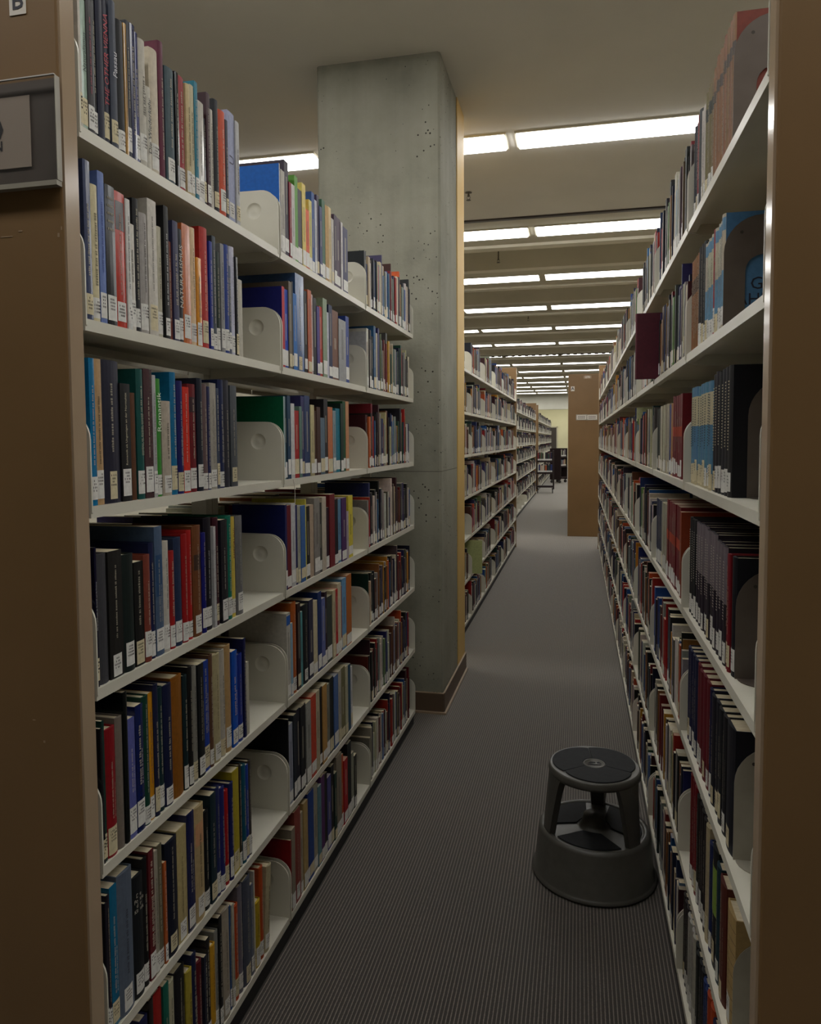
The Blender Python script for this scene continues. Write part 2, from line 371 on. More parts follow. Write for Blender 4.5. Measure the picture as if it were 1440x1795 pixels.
# ------------------------------------------------------------------ shelving
ZS = [2.156-.3454*i for i in range(7)]           # shelf top heights
SD = .235                                         # shelf depth
LIP = .022
def bracket_mesh():
    # plate in the local x-z plane: x 0 = front edge, x -SD = back, z 0 = shelf top
    pts = []; hgt = .178; R = .055
    pts += [(-SD, -.03), (-.03, -.03), (-.008, -.022), (.002, -.012)]
    for k in range(9):
        a = k*math.pi/2/8; pts.append((.002-R+R*math.cos(a), hgt-R+R*math.sin(a)))
    pts += [(-SD, hgt+.002)]
    m = MB(); TH = .0035; seg = 22; cxb, czb, R0 = -.075, .118, .0245; n = len(pts)
    hole = [(cxb+R0*math.cos(-2*math.pi*k/seg), czb+R0*math.sin(-2*math.pi*k/seg)) for k in range(seg)]
    from mathutils.geometry import tessellate_polygon
    allp = pts+hole
    tris = tessellate_polygon([[Vector((x, z, 0)) for x, z in pts], [Vector((x, z, 0)) for x, z in hole]])
    m.v += [(x, 0, z) for x, z in allp]+[(x, TH, z) for x, z in allp]; N = len(allp)
    for t in tris:
        A, B_, C_ = (Vector(allp[i]) for i in t)
        ccw = (B_-A).cross(C_-A) > 0
        t = t if ccw else t[::-1]
        m.f.append(tuple(t)); m.f.append(tuple(N+i for i in t[::-1]))
    for i in range(n):
        j = (i+1) % n; m.f.append((j, i, N+i, N+j))
    flat = len(m.f)
    # pressed round dish: sinks away from the near face and stands proud on the far face
    prof = [(R0, 0.0), (.0232, .0012), (.0205, .0040), (.0165, .0062), (.011, .0072), (.0065, .0066), (.0, .0062)]
    for off in (0, TH):
        k0 = len(m.v); K_ = len(prof)
        for i in range(seg):
            a = 2*math.pi*i/seg
            m.v += [(cxb+r*math.cos(a), dz*.8+off, czb+r*math.sin(a)) for r, dz in prof]
        for i in range(seg):
            j = (i+1) % seg
            for t in range(K_-1):
                q = (k0+i*K_+t, k0+j*K_+t, k0+j*K_+t+1, k0+i*K_+t+1); m.f.append(q if off == 0 else q[::-1])
    m.m = [0]*len(m.f); m.c = [None]*len(m.f)
    me = m.mesh('bracket', M['shelf'])
    for p in me.polygons:
        if p.index >= flat: p.use_smooth = True
    return me
BR = bracket_mesh()
def shelf_mesh(U):
    m = MB(); g = .004
    m.box(-SD, -.002, g, U-g, -.003, 0); m.box(-.004, 0, g, U-g, -LIP, 0); m.box(-.02, -.004, g, U-g, -LIP, -LIP+.002); m.box(-SD, -SD+.003, g, U-g, -LIP, 0)
    return m.mesh('shelf', M['shelf'])
SHM = {}
def unit(face, side, y0, U, label, group, brackets=True):
    """one bay of shelving: face = X of the shelf fronts, side = +1 when the fronts look to +X"""
    if U not in SHM:
        m = MB(); m.box(-SD-.03, -SD-.005, -.018, .018, 0, 2.42); up = m.mesh('upright', M['shelf'])
        m = MB(); m.box(-.032, -.010, 0, U, 0, ZS[6]-LIP); kk = m.mesh('kick_plate', M['kick'])
        SHM[U] = (shelf_mesh(U), up, kk)
    sm, up, kk = SHM[U]
    if side > 0: t = thing('shelving_unit', label, 'bookshelf', (face, y0, 0), 0, group)
    else: t = thing('shelving_unit', label, 'bookshelf', (face, y0+U, 0), math.pi, group)
    for z in ZS:
        s = link('shelf', sm, t, (0, 0, z))
        if brackets:
            link('bracket', BR, s, (0, .0042, 0)); link('bracket', BR, s, (0, U-.0125, 0))
    link('upright', up, t, (0, .02, 0)); link('upright', up, t, (0, U-.02, 0))
    link('kick_plate', kk, t)
    return t
XA, YA, UA = -.88, 1.182, .914
XB, YB0, UB = .283, 1.25, .871
for k in range(3):
    unit(XA, 1, YA+k*UA, UA, ['white steel bookshelf nearest the camera on the left, beside the end panel', 'middle white steel bookshelf between the left end panel and the column', 'white steel bookshelf standing right in front of the concrete column'][k], 'bookshelves left of the aisle')
XF, YF0 = -.89, 5.31
for k in range(6):
    unit(XF, 1, YF0+k*UA, UA, '%s white bookshelf behind the concrete column along the left' % ORD[k], 'bookshelves behind the column')
for k in range(11):
    unit(XB, -1, YB0+k*UB, UB, '%s white bookshelf from the camera along the right side' % ORD[k], 'bookshelves right of the aisle')
X2 = -1.2
for k in range(10):
    unit(X2, 1, 12.3+k*UA, UA, '%s white bookshelf past the cross aisle on the left' % ORD[k], 'bookshelves past the cross aisle')
for k in range(12):
    unit(X2, 1, 22.7+k*UA, UA, '%s white bookshelf beside and behind the book carts' % ORD[k], 'bookshelves by the carts')
for k in range(4):
    unit(-.165, -1*-1, 12.26+k*UA, UA, '%s white bookshelf behind the tan end panel' % ORD[k], 'bookshelves behind the tan panel') if False else None

# end panels
PH = 2.63
def end_panel(x0, x1, y0, y1, label, name='end_panel'):
    t = thing(name, label, 'end panel', ((x0+x1)/2, (y0+y1)/2, 0))
    hw, ht = (x1-x0)/2, (y1-y0)/2
    m = MB(); m.box(-hw+.004, hw-.004, -ht, ht, 0, PH); bevel_mod(m.obj('board', M['panel'], t), .004)
    m = MB()
    for s in (-1, 1): m.box(min(s*hw, s*(hw-.0045)), max(s*hw, s*(hw-.0045)), -ht+.003, ht-.003, 0, PH)
    m.obj('lit_edge', M['panel_edge'], t)
    return t
PW = .54
pL = end_panel(XA-PW+.01, XA+.003, 1.137, 1.179, 'large tan end panel in the left foreground with signs')
pR = end_panel(XB-.004, XB+PW, 1.204, 1.245, 'large plain tan end panel in the right foreground')
end_panel(XF-PW, XF+.006, YF0+6*UA+.004, YF0+6*UA+.05, 'tan end panel closing the left shelves behind the column')
end_panel(XB-.006, XB+PW, YB0+11*UB+.004, YB0+11*UB+.05, 'tan end panel closing the far end of the right shelves')
pF = end_panel(-.168, .374, 12.2, 12.245, 'tan end panel standing alone at the end of the aisle')
end_panel(X2-PW, X2+.006, 12.24, 12.285, 'tan end panel at the start of the left shelves past the cross aisle')
pM = end_panel(X2-PW, X2+.006, 21.5, 21.55, 'tan end panel facing the book cart far on the left')
end_panel(X2-PW, X2+.006, 22.6, 22.65, 'narrow tan end panel just behind the book cart')
# the run behind the lone panel
for k in range(5):
    t = unit(-.168, -1, 12.26+k*UA, UA, '%s bookshelf hidden behind the lone tan end panel' % ORD[k], 'bookshelves behind the tan panel')

def text_mesh(s, size, material, name, bold=0.0, align='CENTER'):
    cu = bpy.data.curves.new(name, 'FONT'); cu.body = s; cu.size = size; cu.align_x = align; cu.align_y = 'CENTER'; cu.resolution_u = 2; cu.offset = bold
    o = bpy.data.objects.new(name, cu); COL.objects.link(o)
    me = bpy.data.meshes.new_from_object(o); bpy.data.objects.remove(o); bpy.data.curves.remove(cu)
    me.name = name; me.materials.clear(); me.materials.append(material)
    return me
def plane_on_front(parent, name, x, z, wd, hg, material, y=-.001, th=.0008):
    m = MB(); m.box(x-wd/2, x+wd/2, y-th, y, z-hg/2, z+hg/2); return m.obj(name, material, parent)
def text_on_front(parent, s, x, z, size, material, y, name='lettering', bold=0, sx=1.0):
    o = link(name, text_mesh(s, size, material, name, bold), parent, (x, y, z)); o.rotation_euler = (math.pi/2, 0, 0); o.scale = (sx, 1, 1); return o
# left panel: letter tag, acrylic sign with a card, tape scraps
def lp(px, py):               # image point on the left panel's front, in its local frame
    dv = CF+CR*((px-PCX)/FPX)-CU*((py-PCY)/FPX); t = 1.137/dv.y
    P = CAM0+dv*t; return P.x-pL.location.x, P.z
fy = -.0212
x, z = lp(31, 3); s = plane_on_front(pL, 'letter_tag', x, z, .0335, .0445, M['white'], fy)
text_on_front(s, 'B', x, z+.0005, .044, M['ink'], fy-.0012, 'letter', .0006)
x0, z1 = lp(103, 136); _, z0 = lp(105, 319); xa = x0-.30
holder = link('sign_holder', None, pL)
m = MB(); m.box(xa, x0, fy-.012, fy-.0095, z0, z1); m.obj('sheet', M['acrylic'], holder)
m = MB(); m.box(xa, x0, fy-.013, fy-.009, z1, z1+.0018); m.obj('top_edge', M['acrylic_rim'], holder)
m = MB(); m.box(x0, x0+.0014, fy-.012, fy, z0, z1); m.obj('side_edge', M['bookend_l'], holder)
m = MB(); m.box(xa, x0, fy-.014, fy, z0-.009, z0-.0005); m.obj('lower_lip', M['bookend_l'], holder)
m = MB(); m.box(xa, x0, fy-.002, fy-.0003, z0, z1); m.obj('backing', M['bookend'], holder)
cx1, cz1 = lp(54, 168); _, cz0 = lp(58, 293)
m = MB(); m.box(cx1-.20, cx1, fy-.004, fy-.003, cz0, cz1); card = m.obj('card', M['card'], pL)
xd, zd = lp(-9, 234); text_on_front(card, 'D', xd, zd, .060, M['ink2'], fy-.0045, 'letter', .002)
xn, zn = lp(1, 260); text_on_front(card, 'N', xn, zn, .024, M['ink2'], fy-.0045, 'letter', .0006)
for (a, c, wd, hg) in ((36, 405, .008, .002), (12, 415, .024, .0016), (103, 412, .004, .007), (108, 400, .002, .006), (78, 1300, .004, .004), (60, 1262, .006, .0015)):
    x, z = lp(a, c); plane_on_front(pL, 'tape_scrap', x, z, wd, hg, M['panel_edge'], fy, .0003)
# lone panel signs
def fp(px, py):
    dv = CF+CR*((px-PCX)/FPX)-CU*((py-PCY)/FPX); t = 12.2/dv.y; P = CAM0+dv*t; return P.x-pF.location.x, P.z
fy = -.0225
x, z = fp(1004.5, 681.5); s = plane_on_front(pF, 'letter_tag', x, z, .058, .075, M['white'], fy); text_on_front(s, 'A', x, z, .068, M['ink'], fy-.0012, 'letter', .0015)
x, z = fp(1055, 680.5); s = plane_on_front(pF, 'letter_tag', x-.012, z, .05, .075, M['white'], fy); text_on_front(s, 'B', x-.012, z, .068, M['ink'], fy-.0012, 'letter', .0015)
x, z = fp(1030.5, 661); s = plane_on_front(pF, 'number_strip', x, z, .12, .045, M['panel_edge'], fy); text_on_front(s, '270', x, z, .05, M['white'], fy-.0012, 'number', .001)
for px in (1020, 1038.5):
    x, z = fp(px, 731.5); s = plane_on_front(pF, 'sign_holder', x, z, .172, .092, M['bookend_l'], fy, .008)
    c = plane_on_front(s, 'card', x, z, .15, .07, M['white'], fy-.0085)
    m = MB()
    for r in range(2):
        for q in range(6):
            m.box(x-.058+q*.02, x-.058+q*.02+.014, fy-.0102, fy-.0095, z+.006-r*.026, z+.018-r*.026)
    m.obj('print', M['ink2'], c)
# small sign on the far-left panel
m = MB(); m.box(.16, .25, -.035, -.026, 1.02+.35, 1.22+.35); m.obj('sign', M['white'], pM)

# ------------------------------------------------------------------ books
PALETTE = [((28, 28, 32), 16), ((38, 40, 48), 8), ((24, 30, 62), 10), ((40, 52, 100), 7), ((206, 200, 188), 14), ((192, 182, 154), 8), ((150, 148, 144), 7), ((120, 30, 42), 8),
           ((170, 48, 42), 5), ((74, 34, 42), 5), ((34, 76, 62), 5), ((44, 96, 150), 5), ((104, 130, 160), 4), ((150, 106, 62), 5), ((104, 72, 50), 5), ((200, 150, 60), 3), ((196, 96, 48), 3), ((96, 90, 84), 6), ((70, 66, 110), 3), ((110, 140, 90), 2)]
PC = [c for c, n in PALETTE for _ in range(n)]
NAMES = [('black', (28, 28, 32)), ('charcoal', (58, 58, 62)), ('navy', (30, 36, 80)), ('blue', (40, 75, 150)), ('bright blue', (20, 115, 180)), ('pale blue', (120, 150, 190)), ('slate blue', (80, 92, 120)),
         ('teal', (25, 110, 110)), ('dark green', (25, 70, 55)), ('green', (80, 150, 70)), ('yellow', (215, 180, 80)), ('olive', (170, 160, 70)), ('orange', (205, 100, 50)), ('red', (180, 45, 45)), ('dark red', (115, 30, 42)),
         ('maroon', (75, 35, 45)), ('brown', (110, 75, 50)), ('tan', (185, 145, 100)), ('cream', (200, 188, 155)), ('white', (205, 202, 195)), ('grey', (140, 138, 135)), ('lavender', (130, 125, 170)), ('purple', (90, 50, 105))]
def cname(c): return min(NAMES, key=lambda n: sum((a-b)**2 for a, b in zip(n[1], c)))[0]
def jit(c, a=8): return tuple(max(6, min(245, v+random.uniform(-a, a))) for v in c)

BOOKS = []      # every book of the place: dict
def add_book(**k): BOOKS.append(k)
EXCL = []   # (face, shelf, y0, y1)
CAPS = []   # (face, shelf, y0, y1, height)
def gen_row(face, side, y0, y1, zi, unit_key, start=0, fill=1.0, palette=None, tall=.04, dense=1.0, first=None):
    y = y0+.0145+max(0, start-.01); end = y+(y1-y0-.027-max(0, start-.01))*fill; i = 0
    while True:
        t = random.choice((.010, .014, .018, .022, .026, .03, .036))*random.uniform(.85, 1.15)*dense
        hit = [e for e in EXCL if e[0] == face and e[1] == zi and y < e[3] and y+t > e[2]]
        if hit: y = hit[0][3]+.0005; continue
        if y+t > end: break
        h = random.choice((.19, .205, .21, .215, .22, .23, .235, .24, .25))+random.uniform(-.006, .01)
        if random.random() < tall: h = .28
        for q in CAPS:
            if q[0] == face and q[1] == zi and y < q[3] and y+t > q[2]: h = min(h, q[4])
        c = jit(random.choice(palette or PC))
        if i == 0 and first: c = first
        add_book(X=face-side*random.uniform(.004, .012), side=side, y=y+t/2, t=t, h=h, z=ZS[zi], d=min(.2, h*random.uniform(.66, .75)), c=c, key=unit_key, sh=zi, lab=random.random() < .9, hard=random.random() < .5)
        y += t+.0006; i += 1

LG, LM, LR = 6.27, YB0+2*UB-.06, YB0+3*UB+.1
EXCL += [(XF, 5, LG-.016, LG+.016), (XB, 1, LM-.016, LM+.016)]; CAPS.append((XB, 3, LR-.12, LR+.12, .23))
# --- left, unit nearest the camera and the next: read off shelf by shelf (column of the right foot edge, row of the top, colour)
def read_row(zi, x_first, ox, oy, sc, rows, key, X=None, side=1, dep=None):
    X = XA-.001 if X is None else X; bay = YA+(UA if key == 'LB' else 0)
    z = ZS[zi]; prevx = x_first; last = bay+.0142
    for r in rows:
        xr, yt, c = r[:3]; opt = r[3] if len(r) > 3 else {}
        ya = y_of(ox+prevx/sc, X, z); yb = y_of(ox+xr/sc, X, z)
        if ya > yb: ya, yb = yb, ya
        ya = max(ya, last); yb = min(max(yb, ya+.007), bay+UA-.014); last = yb
        if yb-ya < .004: prevx = xr; continue
        ym = (ya+yb)/2; h = z_of(oy+yt/sc, X, ym)-z
        h = max(.15, min(.31, h)); t = max(.005, yb-ya-.0005)
        add_book(X=X-side*random.uniform(0, .005), side=side, y=ym, t=t, h=h, z=z, d=min(.215, dep or h*random.uniform(.66, .74)), c=c, key=key, sh=zi, lab=opt.get('lab', random.random() < .93), hard=opt.get('hard', t > .018 and random.random() < .7), opt=opt)
        prevx = xr
W = (204, 198, 186); K = (28, 28, 32)
L1 = [(470, -45, W, {'text': 0}), (517, -8, (168, 188, 172), {'title': 'Naturalismus', 'tc': (40, 60, 60)}), (553, -6, (48, 42, 44), {'tc': (170, 95, 110)}), (577, 0, (26, 26, 32)), (615, -12, (20, 26, 58), {'lab': 0, 'text': 0}),
      (655, -6, (34, 36, 60), {'title': 'THE OTHER VIENNA', 'tc': (170, 50, 60)}), (693, 6, (78, 84, 98), {'title': 'Passau', 'tc': (200, 200, 205)}), (735, 120, (22, 22, 26), {'text': 0}), (750, 135, (190, 150, 80), {'lab': 0}), (772, 120, (42, 46, 56)),
      (800, 140, (50, 55, 95)), (822, 185, (60, 66, 122)), (860, 230, (198, 193, 180), {'tc': (40, 38, 36)}), (890, 500, (206, 202, 190), {'title': 'Die Wiederkehr', 'tc': (40, 40, 40), 'lab': 0}), (940, 285, (206, 196, 176), {'text': 0}), (970, 240, (110, 36, 66)),
      (1020, 395, (76, 96, 102)), (1040, 415, (26, 29, 33)), (1085, 440, (160, 45, 55)), (1110, 485, (206, 190, 150)), (1130, 490, (200, 190, 160)), (1150, 470, (30, 130, 150)), (1185, 585, (200, 196, 186)), (1200, 680, (20, 25, 50)), (1220, 535, (76, 40, 50)),
      (1245, 630, W), (1272, 575, (30, 32, 40)), (1310, 640, (205, 90, 45)), (1325, 690, (44, 40, 60)), (1365, 645, (165, 170, 195), {'title': 'U', 'tc': (60, 60, 80)}), (1385, 700, (190, 190, 190))]
read_row(0, 440, 0, 0, 3.2727, L1, 'LA')
L2 = [(218, 133, (75, 85, 115)), (263, 275, (215, 205, 170), {'tc': (60, 56, 50)}), (300, 200, (115, 135, 185), {'tc': (60, 70, 130)}), (355, 280, (45, 48, 52), {'text': 2}), (415, 318, (190, 65, 45), {'block': ((40, 26, 26), .72, .93)}), (440, 358, (215, 215, 210)), (470, 500, (212, 208, 198)),
      (502, 355, (35, 35, 40)), (545, 440, (175, 170, 165)), (595, 362, (205, 200, 190), {'tc': (120, 116, 112)}), (632, 515, (195, 190, 170)), (658, 398, (30, 30, 33), {'tc': (200, 200, 195)}), (680, 600, (135, 75, 60)), (710, 485, (75, 75, 105)), (740, 530, (55, 60, 65), {'title': 'NATURALISMUS', 'tc': (190, 185, 170)}),
      (785, 503, (200, 120, 70), {'text': 0}), (822, 522, (225, 200, 165)), (848, 695, (225, 160, 50)), (893, 522, (185, 60, 50), {'tc': (225, 190, 170)}), (910, 600, (35, 60, 150)), (930, 570, (70, 80, 90)), (955, 660, (40, 60, 50)), (975, 615, (150, 150, 150)), (1000, 620, (55, 80, 150)), (1015, 740, (90, 100, 120)),
      (1042, 632, (200, 200, 215)), (1055, 690, (25, 25, 30)), (1080, 820, (190, 185, 170), {'lab': 0, 'text': 0})]
read_row(1, 172, 100, 240, 3.2727, L2, 'LA')
L3 = [(160, 100, (25, 130, 175)), (203, 105, (190, 160, 120)), (318, 115, (45, 45, 65), {'lab': 2}), (380, 262, (30, 30, 30), {'title': 'Romantik als Ungenügen an der Normalität', 'tc': (205, 195, 165)}), (423, 320, (110, 75, 50), {'text': 0, 'lab': 0}), (465, 170, (20, 95, 90)), (518, 170, (90, 65, 70)), (540, 208, (190, 190, 190)),
      (580, 230, (70, 150, 60), {'title': 'Romantik', 'tc': (215, 225, 205), 'tz': .72}), (635, 372, (190, 180, 165), {'stack': ['Alma', 'Maria', 'Mueller']}), (672, 190, (20, 125, 165)), (708, 245, (35, 35, 110)), (748, 283, (215, 60, 45)), (797, 265, (125, 30, 40), {'block': ((58, 34, 40), .74, .88)}), (830, 228, (45, 50, 65)), (860, 265, (125, 105, 105)),
      (878, 280, (40, 45, 95)), (918, 258, (180, 175, 165)), (935, 290, (90, 100, 120)), (968, 237, (35, 50, 95)), (1005, 240, (65, 65, 75)), (1045, 275, (90, 95, 100))]
L3[9][3].clear()
read_row(2, 118, 130, 600, 3.6, L3, 'LA')
L4 = [(137, 288, (25, 25, 60), {'title': 'Das Europa-Projekt der Romantik und die Moderne', 'tc': (200, 198, 190)}), (212, 330, (80, 80, 85), {'text': 0}), (297, 308, (40, 38, 35)), (370, 330, (30, 45, 42), {'text': 0}), (428, 378, (28, 27, 25)), (468, 333, (140, 75, 60)), (500, 258, (30, 40, 85)),
      (548, 155, (90, 110, 135), {'block': ((36, 72, 110), .46, .78)}), (590, 248, (200, 195, 185), {'tc': (50, 46, 44)}), (622, 310, (170, 40, 40)), (668, 225, (50, 65, 95), {'text': 0}), (703, 203, (165, 25, 30)), (735, 180, (180, 35, 35)), (787, 150, (130, 85, 50), {'block': ((66, 48, 38), .60, .74)}), (812, 195, (30, 35, 130)),
      (858, 100, (30, 25, 40), {'tc': (205, 205, 205)}), (872, 155, (205, 205, 205), {'lab': 0}), (905, 100, (80, 25, 45)), (945, 112, (50, 50, 58)), (980, 88, (15, 130, 110)), (1003, 95, (220, 200, 100), {'title': 'EMPÖRUNG', 'tc': (110, 50, 30), 'tz': .74}), (1045, 88, (125, 125, 125))]
read_row(3, 100, 140, 880, 3.6, L4, 'LA')
L5 = [(157, 280, (45, 45, 50), {'tc': (205, 200, 190)}), (190, 232, (20, 70, 60)), (258, 275, (150, 20, 35)), (303, 205, (135, 125, 115), {'text': 0, 'lab': 0}), (328, -120, (20, 28, 28), {'text': 0, 'lab': 0}), (375, 215, (110, 115, 175)), (422, 130, (30, 45, 100)), (465, 75, (20, 75, 60)), (492, 55, (210, 155, 45)),
      (522, 0, (35, 40, 75)), (557, 20, (20, 60, 65)), (610, 0, (25, 35, 75)), (677, -52, (150, 100, 30), {'text': 0}), (705, -57, (20, 50, 55)), (733, -112, (30, 28, 28)), (765, -112, (150, 148, 140)), (800, -130, (25, 30, 35)), (838, -147, (35, 75, 160)), (862, -187, (110, 80, 60)), (910, -190, (185, 175, 140), {'tc': (60, 52, 40)}),
      (940, -217, (190, 185, 175)), (978, -247, (190, 160, 115), {'text': 0}), (1010, -212, (20, 95, 190)), (1050, -190, (30, 60, 150)), (1065, -290, (30, 35, 90)), (1085, -140, (200, 195, 180), {'lab': 0, 'text': 0})]
read_row(4, 112, 140, 1200, 3.6, L5, 'LA')
L6 = [(185, 375, (30, 28, 45)), (225, 325, (45, 35, 50)), (270, 265, (15, 115, 150)), (362, 170, (105, 115, 130), {'tc': (60, 60, 66)}), (430, 195, (30, 35, 40), {'stack': ['Die', 'Poesie', 'der', 'Klassik'], 'tc': (200, 195, 180)}), (462, 90, (22, 22, 25)), (497, 40, (115, 45, 50)), (520, 45, (170, 165, 150)), (550, 5, (120, 115, 95)), (567, 115, (190, 110, 60)),
      (640, -28, (20, 28, 50)), (700, -103, (190, 175, 130), {'tc': (70, 50, 40)}), (745, -198, (25, 35, 90)), (805, -243, (190, 170, 130), {'block': ((200, 150, 110), .66, .86)}), (845, -208, (25, 28, 30)), (880, -318, (25, 55, 65)), (905, -358, (50, 60, 110)), (935, -358, (45, 50, 120)), (962, -338, (180, 20, 30)), (985, -388, (35, 45, 110)),
      (1025, -468, (185, 170, 50), {'text': 0}), (1045, -500, (70, 60, 50)), (1068, -500, (20, 100, 120)), (1085, -500, (25, 70, 160)), (1105, -528, (80, 75, 70))]
read_row(5, 140, 140, 1480, 3.6, L6, 'LA')
L7 = [(-335, 1490, (40, 45, 90)), (-300, 1300, (40, 30, 30)), (-220, 1277, (165, 40, 35)), (-175, 1200, (20, 110, 95)), (-115, 1180, (190, 185, 160)), (-30, 1070, (30, 30, 35)), (20, 1085, (180, 165, 70)), (60, 945, (30, 40, 80)), (110, 1010, (110, 25, 40)), (135, 965, (60, 65, 80)), (165, 820, (25, 25, 30)), (205, 870, (210, 165, 50)),
      (235, 755, (150, 150, 145)), (262, 635, (20, 22, 25)), (325, 570, (175, 165, 150)), (340, 545, (50, 90, 140)), (362, 530, (190, 185, 170)), (405, 540, (190, 85, 30)), (440, 375, (130, 125, 135)), (500, 310, (90, 95, 110)), (522, 360, (120, 125, 140)), (530, 250, W), (580, 505, (190, 165, 40)), (610, 215, (190, 90, 40)), (650, 240, (190, 180, 150), {'lean': .10})]
read_row(6, -400, 340, 1475, 4.8, L7, 'LA')
U21 = [(362, 185, (200, 200, 200), {'board': (10, 96, 186)}), (385, 230, (150, 150, 150)), (412, 235, (190, 185, 175)), (440, 170, (75, 65, 80)), (455, 320, (150, 35, 55)), (478, 335, (205, 200, 195)), (500, 275, (110, 165, 75)), (530, 370, (80, 75, 80)), (555, 330, (225, 205, 120)), (580, 510, (225, 110, 60)), (600, 445, (215, 205, 130)),
       (620, 390, (50, 90, 150)), (635, 445, (200, 200, 205)), (650, 410, (60, 40, 80)), (668, 490, (60, 70, 120)), (690, 445, (75, 115, 90)), (715, 485, (190, 155, 90)), (735, 495, (215, 195, 150)), (752, 575, (200, 195, 190)), (770, 548, (80, 60, 85)), (800, 570, (95, 75, 95)), (812, 600, (210, 205, 205)), (845, 640, (75, 75, 110))]
read_row(0, 357, 400, 240, 4, U21, 'LB')
U22 = [(405, -230, (190, 30, 50), {'board': (25, 30, 110)}), (435, -212, (35, 80, 180)), (455, -265, (120, 110, 95)), (465, -265, (25, 25, 25)), (490, -180, (30, 120, 190)), (548, -320, (85, 115, 160)), (570, -200, (35, 30, 30)), (595, -205, (200, 115, 80)), (608, -175, (205, 185, 180)), (630, -150, (30, 30, 35)), (650, -90, (80, 60, 140)), (672, -90, (190, 70, 60)),
       (700, -145, (150, 165, 140)), (715, -50, (200, 200, 210)), (740, -100, (30, 45, 90)), (783, -60, (130, 90, 70)), (832, 5, (165, 165, 165), {'lab': 0, 'text': 0}), (855, -20, (45, 75, 150))]
read_row(1, 379, 400, 560, 4, U22, 'LB')
U23 = [(410, 540, (170, 190, 190), {'board': (0, 95, 60)}), (428, 540, (30, 70, 85)), (450, 535, (35, 75, 105)), (475, 590, (205, 205, 205)), (507, 640, (180, 50, 50)), (525, 610, (110, 140, 130)), (548, 540, (60, 60, 110)), (585, 535, (60, 80, 120)), (610, 600, (200, 190, 150)), (630, 640, (90, 60, 45)), (655, 615, (85, 55, 45)), (685, 690, (110, 130, 145)),
       (712, 560, (50, 45, 50)), (745, 615, (200, 130, 90)), (765, 640, (150, 165, 170)), (795, 625, (25, 130, 150)), (815, 590, (30, 60, 50)), (835, 575, (25, 90, 50)), (857, 575, (200, 150, 110))]
read_row(2, 393, 400, 560, 4, U23, 'LB')
U24 = [(425, 260, (20, 35, 100)), (455, 265, (120, 20, 40)), (485, 250, (200, 200, 200)), (498, 260, (40, 45, 110)), (518, 270, (175, 175, 160)), (550, 265, (70, 115, 170)), (558, 220, (205, 195, 90)), (585, 270, (40, 40, 35)), (612, 260, (190, 170, 150)), (650, 210, (150, 145, 140)), (668, 245, (70, 70, 65)), (697, 205, (195, 185, 170)),
       (720, 280, (60, 20, 50)), (755, 185, (130, 40, 50)), (780, 220, (30, 30, 40)), (803, 220, (110, 150, 180)), (835, 210, (90, 50, 110)), (850, 305, (190, 180, 190)), (880, 195, (220, 205, 80))]
read_row(3, 406, 400, 820, 4, U24, 'LB')
U25 = [(450, 1020, (196, 192, 182), {'block': ((30, 90, 170), .86, .97)}), (465, 1090, (150, 180, 200)), (498, 945, (190, 110, 50)), (520, 950, (60, 30, 30)), (535, 1010, (100, 160, 165)), (580, 960, (35, 40, 45)), (610, 925, (60, 60, 85)), (640, 935, (205, 195, 165)), (665, 870, (25, 60, 120)), (690, 915, (110, 120, 170)), (705, 870, (55, 25, 45)), (740, 900, (70, 80, 75)),
       (760, 860, (200, 190, 160)), (775, 850, (190, 30, 40)), (800, 810, (205, 195, 170)), (810, 830, (140, 30, 40)), (840, 775, (120, 165, 200)), (875, 750, (185, 115, 50))]
read_row(4, 413, 400, 820, 4, U25, 'LB')
U26 = [(440, 565, (16, 19, 26)), (470, 595, (165, 170, 185)), (490, 530, (40, 50, 60)), (515, 490, (30, 30, 50)), (545, 470, (25, 28, 35)), (558, 450, (30, 30, 35)), (590, 440, (165, 165, 160)), (625, 395, (200, 80, 50)), (650, 365, (190, 180, 155)), (670, 340, (40, 35, 35)), (700, 320, (190, 150, 90)), (725, 320, (140, 140, 130)),
       (752, 270, (40, 45, 40)), (780, 255, (90, 120, 170)), (800, 225, (180, 175, 165)), (830, 200, (130, 125, 90)), (848, 190, (190, 185, 160)), (868, 180, (40, 90, 120)), (880, 195, (210, 210, 210))]
read_row(5, 418, 400, 1120, 4, U26, 'LB')
U27 = [(640, 830, (150, 20, 30)), (670, 730, (150, 140, 125)), (720, 570, (150, 75, 65)), (745, 600, (180, 170, 150)), (780, 505, (185, 160, 110)), (795, 430, (30, 60, 130)), (832, 410, (35, 80, 150)), (865, 365, (170, 165, 150)), (890, 370, (110, 150, 160)), (918, 265, (100, 50, 110)), (945, 270, (40, 35, 35)), (975, 290, (90, 90, 150)), (1000, 200, (25, 25, 30)),
       (1020, 260, (40, 70, 60)), (1062, 110, (150, 140, 125)), (1080, 110, (195, 90, 40)), (1110, 145, (180, 40, 50)), (1140, 5, (25, 35, 35)), (1165, 95, (150, 150, 135)), (1185, 110, (60, 60, 50), {'lean': .05})]
read_row(6, 607, 380, 1300, 4.8, U27, 'LB')
firstc = [(40, 45, 48), (180, 180, 180), (75, 20, 30), (140, 135, 130), (10, 60, 50), (110, 45, 25), (130, 125, 115)]
for zi in range(7):
    gen_row(XA, 1, YA+2*UA, YA+3*UA, zi, 'LC', .012, [.97, .95, .93, .93, .92, .90, .92][zi], dense=.82, first=firstc[zi])

